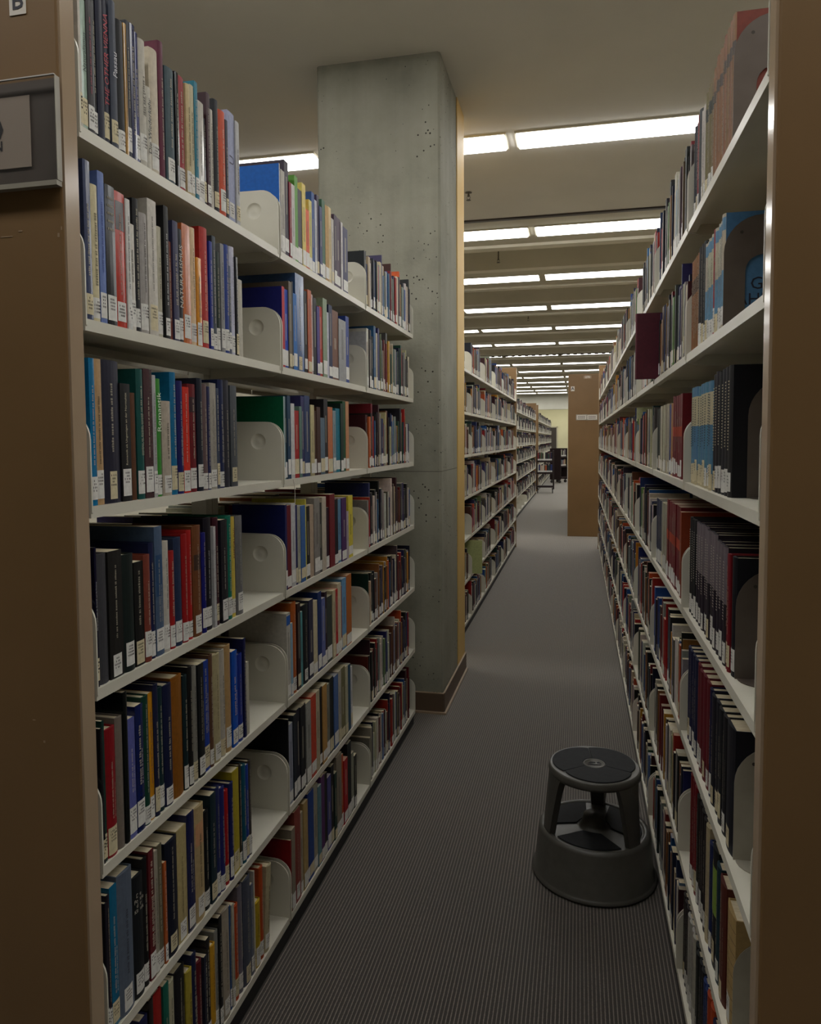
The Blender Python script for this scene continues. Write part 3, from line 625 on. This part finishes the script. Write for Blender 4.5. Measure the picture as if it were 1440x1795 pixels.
# --- right, unit nearest the camera: from the book end inwards (count, thickness, height, colour, options)
def right_row(zi, px, sets, key='RA', y_end=None):
    X = XB+.008; y = y_of(px, X, ZS[zi])
    y0 = y
    for n, t, h, c, opt in sets:
        for _ in range(n):
            if y+t > (y_end or YB0+UB-.016): return y0
            add_book(X=X+random.uniform(0, .004), side=-1, y=y+t/2, t=t-.0006, h=h+random.uniform(-.002, .002), z=ZS[zi], d=min(.2, h*.70), c=jit(c, 4), key=key, sh=zi, lab=opt.get('lab', 1), hard=opt.get('hard', True), opt=opt)
            y += t
    return y0
BROWN = {'ornate': 1}
BE = []
def bookend_at(zi, px, y, light=False): BE.append((zi, y, light))
y = right_row(0, 1283, [(9, .027, .262, (148, 108, 72), {'bands': [((70, 56, 46), .70, .80)], 'lab': 0, 'board': (128, 64, 48)}), (4, .024, .25, (132, 116, 78), {'bands': [((48, 52, 44), .72, .84)]}), (3, .02, .235, W, {}), (1, .03, .25, (70, 78, 82), {'lab': 0}), (1, .034, .25, (150, 42, 52), {'tc': (220, 200, 190)}), (2, .02, .24, (40, 44, 60), {}), (6, .022, .23, (190, 186, 178), {})])
bookend_at(0, 1283, y)
CREAMB = [((96, 140, 170), .12, .52), ((92, 136, 168), .86, .97)]
y = right_row(1, 1266, [(1, .028, .24, (190, 184, 166), {'board': (88, 130, 164), 'bands': CREAMB, 'cover_text': 1}), (3, .028, .235, (190, 184, 166), {'bands': CREAMB}), (1, .025, .24, (165, 30, 46), {}), (4, .028, .235, (190, 184, 166), {'bands': CREAMB}), (3, .029, .25, (30, 32, 36), {}), (9, .0215, .24, (150, 104, 64), {'bands': [((80, 60, 44), .62, .78)], 'lab': 0})])
bookend_at(1, 1266, y)
y = right_row(2, 1276, [(6, .034, .262, (44, 44, 50), {'board': (16, 17, 28), 'dots': (190, 180, 150)}), (9, .0355, .25, (98, 142, 166), {'bands': [((192, 182, 150), .60, .90), ((188, 176, 142), .0, .15)], 'dots': (60, 70, 80)}), (1, .03, .25, (30, 38, 92), {})])
bookend_at(2, 1276, y)
y = right_row(3, 1282, [(1, .034, .235, (14, 26, 32), {'text': 0}), (2, .018, .235, (130, 26, 40), {}), (3, .038, .245, (44, 30, 50), {'bands': [((112, 102, 108), .52, 1.0)], 'dots': (180, 170, 160)}), (7, .042, .255, (44, 30, 50), {'bands': [((118, 108, 114), .52, 1.0)], 'dots': (180, 170, 160)}), (4, .034, .255, (30, 33, 40), {'dots': (170, 165, 150)})])
bookend_at(3, 1282, y)
y = right_row(4, 1281, [(1, .075, .25, (20, 24, 40), {'text': 0}), (2, .042, .245, (24, 28, 36), {}), (2, .042, .245, (30, 34, 44), {}), (1, .03, .245, (28, 36, 84), {}), (4, .045, .25, (118, 24, 42), {'text': 0}), (4, .038, .25, (28, 36, 78), {})])
bookend_at(4, 1281, y, True)
y = right_row(5, 1279, [(1, .075, .235, (188, 160, 112), {'lines': (70, 50, 36)}), (1, .06, .25, (104, 44, 34), {}), (1, .04, .255, (20, 62, 72), {}), (1, .06, .265, (26, 32, 34), {'block': ((130, 160, 60), .45, .85)}), (1, .034, .25, (34, 48, 100), {}), (1, .034, .27, (196, 184, 150), {}), (4, .036, .27, (38, 30, 34), {}), (3, .034, .28, (130, 24, 38), {})])
bookend_at(5, 1279, y, True)
y = right_row(6, 1262, [(2, .03, .23, (150, 40, 40), {}), (2, .03, .24, (34, 40, 80), {}), (2, .034, .25, (190, 84, 40), {}), (2, .03, .24, (38, 66, 120), {}), (4, .03, .24, (40, 44, 46), {}), (4, .03, .24, (190, 186, 178), {}), (5, .03, .24, (60, 60, 60), {})])
bookend_at(6, 1262, y, True)
# right, next units: the crimson sets and then mixed rows
Y1 = YB0+UB
CR_ = (122, 24, 40); CB = {'bands': [((186, 66, 36), .50, .62)]}
right_row(2, 1195, [(6, .036, .25, CR_, {**CB}), (2, .03, .23, (176, 132, 84), {}), (2, .03, .23, (70, 80, 140), {}), (10, .026, .235, (186, 180, 160), {}), (6, .03, .23, (60, 64, 60), {})], 'RB', Y1+UB-.016)
right_row(3, 1193, [(1, .03, .25, (150, 74, 40), {}), (10, .034, .262, CR_, {**CB}), (6, .026, .24, (180, 176, 160), {}), (6, .03, .24, (50, 60, 90), {})], 'RB', Y1+UB-.016)
for zi in (0, 1, 4, 5, 6):
    gen_row(XB, -1, Y1, Y1+UB, zi, 'RB', .012, .93)
for k in range(2, 11):
    for zi in range(7): gen_row(XB, -1, YB0+k*UB, YB0+(k+1)*UB, zi, 'R%d' % k, .01, random.uniform(.8, .96))
# behind the column, past the cross aisle, by the carts, behind the lone panel
for k in range(6):
    for zi in range(7): gen_row(XF, 1, YF0+k*UA, YF0+(k+1)*UA, zi, 'F%d' % k, .012, random.uniform(.6, .93))
DARKP = [(28, 28, 32)]*6+[(24, 30, 62)]*3+[(74, 34, 42)]*2+[(206, 200, 188)]*2+[(34, 76, 62), (104, 72, 50), (120, 30, 42), (70, 66, 110)]
for k in range(10):
    for zi in range(7):
        if zi < 6 or k > 5: gen_row(X2, 1, 12.3+k*UA, 12.3+(k+1)*UA, zi, 'S%d' % k, .012, random.uniform(.75, .95), DARKP, dense=1.2)
for k in range(12):
    for zi in range(7): gen_row(X2, 1, 22.7+k*UA, 22.7+(k+1)*UA, zi, 'T%d' % k, .012, random.uniform(.75, .95), DARKP, dense=1.5)
for k in range(5):
    for zi in range(7): gen_row(-.168, -1, 12.26+k*UA, 12.26+(k+1)*UA, zi, 'P%d' % k, .012, .9, dense=1.6)

# --- far faces of the double-sided runs, their fore-edges turned to us
BACK = []
def back_rows(face_c, side, y0, n, U):
    # shelves and books of the opposite side, seen only through the gaps
    for k in range(n):
        for zi in range(7):
            y = y0+k*U+.01; end = y0+(k+1)*U-.03
            while y < end:
                t = random.uniform(.012, .04); h = random.uniform(.19, .25); BACK.append((face_c, side, y, t, h, ZS[zi], jit(random.choice(PC)))); y += t+.001

def book_geo(m, B, simple):
    pass
# --- geometry of one book in its own frame: spine faces +x at x = 0, foot at z 0
def spine_strip(m, fw, bul, z0, z1, off, c, w, seg=4):
    pts = []
    for k in range(seg+1):
        y = -fw+2*fw*k/seg; q = y/(w/2); pts.append((-bul*q*q+off, y))
    for k in range(seg):
        (xa, ya), (xb, yb) = pts[k], pts[k+1]
        m.face([(xa, ya, z0), (xb, yb, z0), (xb, yb, z1), (xa, ya, z1)], 0, c)
def cover_mesh(t, h, d, hard, spine_c, board_c):
    bul = min(.005, t*.18) if hard else min(.0012, t*.08); tb = .0026 if hard else .0007; tb = min(tb, t*.25)
    m = MB(); out = [(-d, -t/2)]
    seg = 6 if hard else 3
    for k in range(seg+1):
        q = -1+2*k/seg; out.append((-bul*q*q, q*t/2))
    out += [(-d, t/2), (-d, t/2-tb), (-bul-.002, t/2-tb), (-bul-.002, -t/2+tb), (-d, -t/2+tb)]
    n = len(out); k0 = len(m.v)
    m.v += [(x, y, 0) for x, y in out]+[(x, y, h) for x, y in out]
    for i in range(n):
        j = (i+1) % n
        m.f.append((k0+i, k0+j, k0+n+j, k0+n+i)); m.m.append(0); m.c.append(spine_c if 1 <= i <= seg else board_c)
    m.f.append(tuple(range(k0+n, k0+2*n))); m.m.append(0); m.c.append(board_c)
    m.f.append(tuple(range(k0+n-1, k0-1, -1))); m.m.append(0); m.c.append(board_c)
    return m, bul, tb
def bars(m, w, bul, z0, z1, cap, c, y0=0.0, off=.0005):
    z = z0
    while z < z1:
        wl = random.randint(2, 8)
        for _ in range(wl):
            lw = cap*random.uniform(.35, .75)
            if z+lw > z1: return
            hh = cap*random.choice((.32, .32, .36, .48))
            x = -bul*((y0/(w/2))**2)+off
            m.face([(x, y0-hh, z), (x, y0+cap*.32, z), (x, y0+cap*.32, z+lw*.72), (x, y0-hh, z+lw*.72)], 0, c)
            z += lw
        z += cap*.45
SHN = ['top', 'second', 'third', 'fourth', 'fifth', 'sixth', 'bottom']
CASE = {'LA': 'nearest left bookshelf', 'LB': 'second left bookshelf', 'LC': 'third left bookshelf', 'RA': 'nearest right bookshelf', 'RB': 'second right bookshelf'}
def area(B):
    P = [proj((B['X'], B['y']+s*B['t']/2, B['z']+q)) for s, q in ((-1, 0), (1, 0), (1, B['h']), (-1, B['h']))]
    if min(p[2] for p in P) < .1: return 0
    P = [(max(0, min(1440, p[0])), max(0, min(1795, p[1]))) for p in P]
    return abs(sum(P[i][0]*P[(i+1) % 4][1]-P[(i+1) % 4][0]*P[i][1] for i in range(4)))/2
order = {}
for B in BOOKS:
    k = (B['key'], B['sh']); B['i'] = order.get(k, 0); order[k] = B['i']+1; B['a'] = (area(B)+(1e5 if B['key'] in ('LA', 'RA') else 0)) if B['key'] in CASE else 0
rank = sorted(range(len(BOOKS)), key=lambda i: -BOOKS[i]['a'])
SINGLE = set(rank[:297])
lab_white = lin((226, 224, 217)); lab_cream = lin((216, 204, 168)); print_c = lin((70, 66, 64))
def contrast(c):
    l = .3*c[0]+.59*c[1]+.11*c[2]
    return lin((60, 56, 54)) if l > 130 else lin((186, 178, 158))
def build_single(B):
    c = B['c']; opt = B.get('opt', {}) or {}; t, h, d = B['t'], B['h'], B['d']; hard = B['hard']
    sc = blin(c); bc = blin(opt['board']) if 'board' in opt else tuple(v*.92 for v in sc)
    kind = 'hardback' if hard else 'paperback'
    size = 'thick ' if t > .032 else 'thin ' if t < .013 else ''
    tall = 'tall ' if h > .25 else 'short ' if h < .19 else ''
    side_end = 'from the near end'
    lab = '%s%s%s %s, %s from near end, %s shelf, %s' % (size, tall, cname(c), kind, ordn(B['i']), SHN[B['sh']], CASE[B['key']])
    root = thing('book', lab, 'book', (B['X'], B['y'], B['z']+.0004), 0 if B['side'] > 0 else math.pi, 'books on the shelves')
    if opt.get('lean'): root.rotation_euler = (-opt['lean'], 0, 0); root.location.z += t/2*math.sin(opt['lean'])+.0005
    gl = M['gloss'] if (not hard and random.random() < .6) else M['cloth']
    m, bul, tb = cover_mesh(t, h, d, hard, sc, bc)
    cov = link('cover', m.mesh('cover', gl), root)
    iz = .0035 if hard else .0004
    m = MB(); m.box(-d+(.004 if hard else .0008), -bul-.0022, -t/2+tb+.0002, t/2-tb-.0002, iz, h-iz); link('page_block', m.mesh('page_block', M['pages']), root)
    m = MB(); used = False
    for cc, a, e in opt.get('bands', [])+([opt['block']] if 'block' in opt else []):
        m = MB(); fw = t/2*(.99 if 'bands' in opt else .8); spine_strip(m, fw, bul, a*h, e*h, .0003, lin(cc), t); link('spine_band', m.mesh('spine_band', gl), root)
    if 'lines' in opt:
        m = MB()
        for k in range(9): spine_strip(m, t/2*.98, bul, h*(.08+.1*k), h*(.08+.1*k)+.0012, .0003, lin(opt['lines']), t)
        link('spine_band', m.mesh('spine_band', gl), root)
    if 'cover_text' in opt:
        for wd, zc, sz, xx in (('G', .092, .036, -.066), ('AHR', .060, .034, -.060)):
            me = text_mesh(wd, sz, M['ink'], 'cover_lettering'); o = link('cover_lettering', me, root, (xx, t/2+.0004, zc)); o.rotation_euler = (math.pi/2, 0, math.pi)
    lz1 = .02
    if B['lab']:
        l0 = random.uniform(.003, .013); l1 = l0+random.choice((.038, .043, .048, .054)); fw = min(t/2*.97, .0135)
        if B['lab'] == 2: l0, l1, fw = .008, .062, .011
        m = MB(); y_off = 0
        spine_strip(m, fw, bul, l0, l1, .0005, lab_cream if random.random() < .22 else lab_white, t)
        for r in range(4):
            zz = l1-.006-r*.0062
            if zz-.004 < l0: break
            ww = fw*random.uniform(.45, .8); x = .0008
            nb = max(2, int(ww*2/.003))
            for q in range(nb):
                ya = -ww+2*ww*q/nb
                if random.random() < .85: m.face([(x-bul*(ya/(t/2))**2, ya, zz-.0036), (x-bul*(ya/(t/2))**2, ya+.0019, zz-.0036), (x-bul*(ya/(t/2))**2, ya+.0019, zz), (x-bul*(ya/(t/2))**2, ya, zz)], 0, print_c)
        link('call_label', m.mesh('call_label', M['paper']), root); lz1 = l1
    tc = lin(opt['tc']) if 'tc' in opt else contrast(c)
    if 'title' in opt or 'stack' in opt:
        mt = bpy.data.materials.get('print_%d_%d_%d' % tuple(opt.get('tc', (60, 56, 54)))) or mat('print_%d_%d_%d' % tuple(opt.get('tc', (60, 56, 54))), tc, .6)
        if 'title' in opt:
            me = text_mesh(opt['title'], 1, mt, 'title')
            xs = [v.co.x for v in me.vertices]; ys = [v.co.y for v in me.vertices]
            L = max(xs)-min(xs); avail = h*.94-lz1-.012
            s = min(t*.62/(max(ys)-min(ys)), avail/L); mid = lz1+.008+avail/2 if 'tz' not in opt else h*opt['tz']
            for v in me.vertices:
                x, y = v.co.x, v.co.y-(max(ys)+min(ys))/2; v.co = (.0007, -y*s, mid+(x-(max(xs)+min(xs))/2)*s)
            link('title', me, root)
        else:
            for r, wd in enumerate(opt['stack']):
                me = text_mesh(wd, 1, mt, 'title'); xs = [v.co.x for v in me.vertices]; L = max(xs)-min(xs); s = min(t*.8/L, .0125)
                for v in me.vertices: v.co = (.0007-bul*.2, (v.co.x-(max(xs)+min(xs))/2)*s, h*.84-r*.0105+v.co.y*s)
                link('title', me, root)
    elif 'dots' in opt:
        m = MB(); dc = lin(opt['dots'])
        z = lz1+.045
        while z < h*.88:
            m.face([(.0009, -t*.16, z), (.0009, t*.16, z), (.0009, t*.16, z+.0028), (.0009, -t*.16, z+.0028)], 0, dc); z += .0062
        link('title', m.mesh('title', M['paper']), root)
    elif opt.get('text', 1) and t > .008:
        tc = tuple(.62*p+.38*q for p, q in zip(tc, sc))
        m = MB(); cap = min(t*.36, random.choice((.005, .006, .008)))
        if opt.get('text') == 2:
            for r in range(5):
                y = -t*.3
                while y < t*.3:
                    l = random.uniform(.002, .004); z = h*(.9-.055*r); m.face([(.0006-bul*(y/(t/2))**2, y, z), (.0006-bul*(y/(t/2))**2, y+l*.7, z), (.0006-bul*(y/(t/2))**2, y+l*.7, z+.0045), (.0006-bul*(y/(t/2))**2, y, z+.0045)], 0, tc); y += l
        else:
            a = lz1+random.uniform(.01, .04); e = h*random.uniform(.72, .95)
            bars(m, t, bul, a, e, cap, tc)
            if t > .02 and random.random() < .4: bars(m, t, bul, a, a+(e-a)*.6, cap*.6, tc, t*.26)
        if m.f: link('title', m.mesh('title', M['paper']), root)
for i in sorted(SINGLE): build_single(BOOKS[i])
# --- all remaining books: one body of many
m = MB(); page_c = lin((204, 192, 162))
for i, B in enumerate(BOOKS):
    if i in SINGLE: continue
    s = B['side']; X = B['X']; opt = B.get('opt', {}) or {}; c = blin(B['c']); y0, y1 = B['y']-B['t']/2, B['y']+B['t']/2; z0 = B['z']+.0004; z1 = z0+B['h']
    a, e = (X-B['d'], X) if s > 0 else (X, X+B['d'])
    bc = lin(opt['board']) if 'board' in opt else c
    m.box(a, e, y0, y1, z0, z1, 0, bc, ctop=page_c if not B['hard'] else tuple(.5*(p+q) for p, q in zip(page_c, c)), cx1=c if s > 0 else None, cx0=c if s < 0 else None, faces='xXyYZ')
    xf = X+s*.0006
    def strip(za, zb, cc, f=.97, k=1):
        ya, yb = B['y']-B['t']/2*f, B['y']+B['t']/2*f; xx = X+s*.0004*k
        q = [(xx, ya, za), (xx, yb, za), (xx, yb, zb), (xx, ya, zb)]
        m.face(q if s > 0 else q[::-1], 0, cc)
    for cc, u, v in opt.get('bands', [])+([opt['block']] if 'block' in opt else []): strip(z0+u*B['h'], z0+v*B['h'], lin(cc))
    if B['lab']:
        l0 = random.uniform(.004, .014); strip(z0+l0, z0+l0+random.choice((.034, .04, .048)), lab_white if random.random() < .8 else lab_cream, .92, 2)
    if B['t'] > .011 and random.random() < .6:
        u = random.uniform(.3, .45); strip(z0+u*B['h'], z0+random.uniform(.6, .9)*B['h'], tuple(.6*p+.4*q for p, q in zip(c, contrast(B['c']))), .28)
# opposite faces
def opp(x_in, x_out, y0, n, U):
    for k in range(n):
        for z in ZS:
            lo, hi = min(x_in, x_out), max(x_in, x_out)
            y = y0+k*U+.012
            while y < y0+(k+1)*U-.05:
                t = random.uniform(.014, .045); h = random.uniform(.19, .25)
                m.box(lo+.02, hi-.01, y, y+t-.001, z+.0004, z+h, 0, blin(jit(random.choice(PC))), ctop=page_c, faces='xXyYZ'); y += t
opp(XA-SD-.065, XA-PW+.012, YA, 3, UA); opp(XB+SD+.065, XB+PW-.01, YB0, 11, UB); opp(XF-SD-.065, XF-PW, YF0, 6, UA)
rest = m.obj('remaining_books', M['cloth'])
tag(rest, 'rows upon rows of smaller and farther library books filling the shelves', 'books', kind='stuff')
# shelving on the opposite faces
for (xc, y0, n, U, side, nm, lab) in ((XA-PW+.01, YA, 3, UA, -1, 'a', 'left foreground'), (XB+PW-.004, YB0, 11, UB, 1, 'b', 'right'), (XF-PW+.0, YF0, 6, UA, -1, 'c', 'left behind the column')):
    for k in range(n):
        unit(xc, side, y0+k*U, U, '%s back-to-back bookshelf facing away, %s run' % (ORD[k], lab), 'bookshelves facing the next aisles', False)
# book ends on the right
def bookend(zi, y, light, back, H_):
    t = thing('bookend', '%s metal book end with arched cut-out, %s shelf, nearest right bookshelf' % ('grey' if light else 'dark brown', SHN[zi]), 'book end', (XB+.008+back, y-.0012, ZS[zi]+.0004), math.pi, 'metal book ends')
    W_, R = .15, .074; aw = .033; cx = -W_/2
    hole = [(cx-aw, 0.0)]+[(cx+aw*math.cos(a), (.118 if zi < 2 else .085)+aw*math.sin(a)) for a in [math.pi-k*math.pi/10 for k in range(11)]]+[(cx+aw, 0.0)]
    pts = [(-W_, 0)]+hole+[(0, 0)]+[(-R+R*math.cos(k*math.pi/16), H_-R+R*math.sin(k*math.pi/16)) for k in range(9)]+[(-W_+R+R*math.cos(k*math.pi/16), H_-R+R*math.sin(k*math.pi/16)) for k in range(8, 17)]
    mt = M['bookend_l' if light else 'bookend']
    mm = MB(); mm.prism(pts, 0, .0016, ax='y'); mm.obj('plate', mt, t)
    fr = [(-W_+.012+.02*math.cos(a), .042+.02*math.sin(a)-.02) for a in []]
    ft = [(-W_+.004, .0018), (-.004, .0018)]+[(cx+(W_/2-.004)*math.cos(k*math.pi/12), .012+.05*math.sin(k*math.pi/12)) for k in range(13)]
    mm = MB(); mm.prism(ft, .0002, .0014); mm.obj('foot', mt, t)
    mm = MB(); n = 10
    mm.v += [(-.034+.0035*math.cos(2*math.pi*k/n), .0018, H_-.034+.0035*math.sin(2*math.pi*k/n)) for k in range(n)]; mm.f.append(tuple(range(n))[::-1]); mm.m.append(0); mm.c.append(None)
    mm.obj('rivet', M['dark'], t)
BEO = {0: (.001, .25), 1: (.001, .232), 2: (.035, .236), 3: (.006, .215), 4: (.004, .225), 5: (.004, .205), 6: (.004, .21)}
for zi, y, l in BE: bookend(zi, y, l, *BEO[zi])
# pale green volume pulled half out of the shelf behind the column; maroon and red ones on the right
def loose(name, lab, X, y, z, t, h, d, c, rot=None, side=1):
    root = thing('book', lab, 'book', (X, y, z), 0 if side > 0 else math.pi, 'books left out of line')
    if rot: root.rotation_euler = rot
    mm, bul, tb = cover_mesh(t, h, d, True, lin(c), tuple(v*.95 for v in lin(c))); link('cover', mm.mesh('cover', M['cloth']), root)
    mm = MB(); mm.box(-d+.004, -bul-.0022, -t/2+tb+.0002, t/2-tb-.0002, .0035, h-.0035); link('page_block', mm.mesh('page_block', M['pages']), root)
    return root

loose('book', 'pale green hardback pulled halfway out of a low shelf behind the column', XF+.085, LG, ZS[5]+.0004, .03, .285, .2, (178, 186, 128))
loose('book', 'dark maroon hardback sticking far out of the right shelves above the crimson set', XB-.075, LM, ZS[1]+.0004, .03, .245, .18, (84, 24, 40), None, -1)
loose('book', 'bright red hardback lying flat on top of a right-hand row', XB+.03, LR-.1, ZS[3]+.2305+.015, .03, .2, .15, (176, 28, 30), (math.pi/2, 0, math.pi), -1)
ty = y_of(513, XA, ZS[2])
b = MB(); b.tube([(XA+.0022, ty, ZS[2]-.002), (XA+.004, ty+.006, ZS[2]-.02), (XA+.003, ty+.012, ZS[2]-.05), (XA+.004, ty+.008, ZS[2]-.085)], .0011, 5)
tag(b.obj('loose_thread', M['white']), 'thin white thread dangling from a shelf edge of the second left bookshelf', 'thread')
# ------------------------------------------------------------------ step stool
ST = thing('step_stool', 'round dark grey plastic step stool on the carpet by the right shelves', 'step stool', (.064, 2.692, 0))
b = MB(); b.lathe([(.214, .004), (.222, .004), (.2235, .011), (.217, .017), (.213, .022), (.199, .162), (.194, .172), (.185, .1755), (.177, .1745), (.174, .171)], 64); b.obj('base_skirt', M['stool'], ST, True)
b = MB(); b.lathe([(.174, .1705), (.160, .170), (.06, .170), (.05, .173), (.044, .185), (.036, .215), (.0, .22)], 48); b.obj('lower_step', M['stool'], ST, True)
# leg directions: back, front-left, front-right
LEG = [math.radians(a) for a in (84, 204, 318)]
def sector(r0, r1f, a0, a1, z0, z1, seg=18):
    mm = MB(); inner = []; outer = []
    for k in range(seg+1):
        a = a0+(a1-a0)*k/seg; r = r1f(k/seg); outer.append((r*math.cos(a), r*math.sin(a))); inner.append((r0*math.cos(a), r0*math.sin(a)))
    mm.prism(outer+inner[::-1], z0, z1); return mm
def sector_chord(R, r0, a0, a1, z0, z1, seg=16):
    mm = MB(); am = (a0+a1)/2
    out = [(R*math.cos(a0+(a1-a0)*k/seg), R*math.sin(a0+(a1-a0)*k/seg)) for k in range(seg+1)]
    out += [(r0*math.cos(am+.55), r0*math.sin(am+.55)), (r0*.92*math.cos(am), r0*.92*math.sin(am)), (r0*math.cos(am-.55), r0*math.sin(am-.55))]
    mm.prism(out, z0, z1); return mm
for i in range(3):
    a0, a1 = LEG[i], LEG[(i+1) % 3]
    if a1 < a0: a1 += 2*math.pi
    # pad on the lower step, between two legs
    bevel_mod(sector_chord(.168, .062, a0+.27, a1-.27, .1707, .1745).obj('lower_pad', M['rubber'], ST), .002)
    # leg: outer shell following the cone, narrowing to the foot
    lm = MB(); n = 9
    def ring(z, ra, th, wa, wb):
        o_, i_ = [], []
        for k in range(n):
            q = -1+2*k/(n-1); ao = a0+q*wa; ai = a0+q*wb
            o_.append((ra*math.cos(ao), ra*math.sin(ao), z)); i_.append(((ra-th)*math.cos(ai), (ra-th)*math.sin(ai), z))
        return o_+i_[::-1]
    rings = [ring(.1705, .186, .026, .15, .14), ring(.24, .179, .028, .19, .17), ring(.32, .170, .032, .25, .22), ring(.358, .1655, .036, .29, .26), ring(.379, .163, .05, .34, .30)]
    k0 = len(rings[0])
    for r in rings: lm.v += r
    for j in range(len(rings)-1):
        for k in range(k0):
            kk = (k+1) % k0; lm.f.append((j*k0+k, j*k0+kk, (j+1)*k0+kk, (j+1)*k0+k)); lm.m.append(0); lm.c.append(None)
    lm.f.append(tuple(range(k0))[::-1]); lm.m.append(0); lm.c.append(None); lm.f.append(tuple(range((len(rings)-1)*k0, len(rings)*k0))); lm.m.append(0); lm.c.append(None)
    lm.obj('leg', M['stool'], ST, False)
    # swirl pad on the seat
    p0 = LEG[0]+.25+i*2*math.pi/3
    bevel_mod(sector(.0405, lambda q: .137+.017*math.sin(math.pi*min(1, q*1.02))**.6-.006*(1-q), p0+.008, p0+2*math.pi/3-.008, .401, .4050, 28).obj('top_pad', M['rubber'], ST), .0015)
b = MB(); b.lathe([(0, .370), (.12, .370), (.155, .370), (.163, .373), (.1645, .382), (.162, .396), (.158, .4015), (.156, .4012), (0, .4008)], 64); b.obj('top_plate', M['stool'], ST, True)
b = MB(); b.lathe([(.039, .4008), (.039, .4045), (.0365, .4050), (.034, .4046), (.033, .4035), (0, .4035)], 32); bd = b.obj('badge', M['stool'], ST, True)
b = MB(); b.prism([(-.024, -.012), (.0, -.016), (.022, -.010), (.026, -.004), (.0, -.006), (-.018, -.004)], .4036, .4044); b.prism([(-.022, .001), (.004, .002), (.004, .012), (-.012, .012)], .4036, .4044); b.prism([(.010, .002), (.026, .002), (.016, .016), (.008, .012)], .4036, .4044); b.obj('emblem', M['rubber'], bd)

# ------------------------------------------------------------------ book carts far down the aisle
def cart(loc, rz, label, wd, books):
    t = thing('book_cart', label, 'book cart', loc, rz, 'book carts far down the aisle')
    D = .42
    for s in (-1, 1):
        mm = MB(); mm.box(min(s*wd/2, s*(wd/2-.035)), max(s*wd/2, s*(wd/2-.035)), -D/2, D/2, .13, 1.26); mm.obj('side_panel', M['cart'], t)
    for z in (.20, .60, .94):
        mm = MB(); mm.box(-wd/2+.0355, wd/2-.0355, -D/2, D/2, z, z+.02); mm.box(-wd/2+.0355, wd/2-.0355, -D/2-.012, -D/2-.0005, z-.025, z+.03); mm.obj('shelf', M['cart'], t)
    for s in (-1, 1):
        for q in (-1, 1):
            mm = MB(); mm.prism([(q*(D/2-.06)+.055*math.cos(a), .06+.055*math.sin(a)) for a in [2*math.pi*k/14 for k in range(14)]], s*(wd/2-.045)-.012, s*(wd/2-.045)+.012, ax='x'); w_ = mm.obj('caster', M['wheel'], t)
            mm = MB(); mm.box(s*(wd/2-.045)-.02, s*(wd/2-.045)+.02, q*(D/2-.06)-.02, q*(D/2-.06)+.02, .116, .14); mm.obj('fork', M['cart'], w_)
    c, s_ = math.cos(rz), math.sin(rz)
    for si, z in enumerate((.6204, .9604)):
        x = -wd/2+.042; i = 0
        while x < wd/2-.085:
            tt = random.uniform(.022, .045); h = random.uniform(.2, .26); cc = jit(random.choice(DARKP if si else PC))
            mm = MB(); mm.box(-tt/2, tt/2, 0, .17, 0, h, 0, lin(cc), ctop=page_c)
            mm.face([(-tt*.45, -.0006, .01), (tt*.45, -.0006, .01), (tt*.45, -.0006, .055), (-tt*.45, -.0006, .055)], 0, lab_white)
            o = mm.obj('book', M['cloth']); lx, ly = x+tt/2, -D/2+.02
            o.location = (loc[0]+lx*c-ly*s_, loc[1]+lx*s_+ly*c, z); o.rotation_euler = (0, 0, rz)
            if books: tag(o, '%s %s book on the %s shelf of the nearer book cart' % (ordn(i), cname(cc), ('lower', 'upper')[si]), 'book', 'books on the carts')
            else: tag(o, '%s %s book on the %s shelf of the farther cart' % (ordn(i), cname(cc), ('lower', 'upper')[si]), 'book', 'books on the carts')
            x += tt+.003; i += 1
cart((-.955, 21.95, 0), .06, 'dark brown wheeled book cart parked beside the far left shelves', .52, True)
cart((-.70, 27.2, 0), 1.2, 'second dark book cart standing behind the first near the far wall', .62, False)
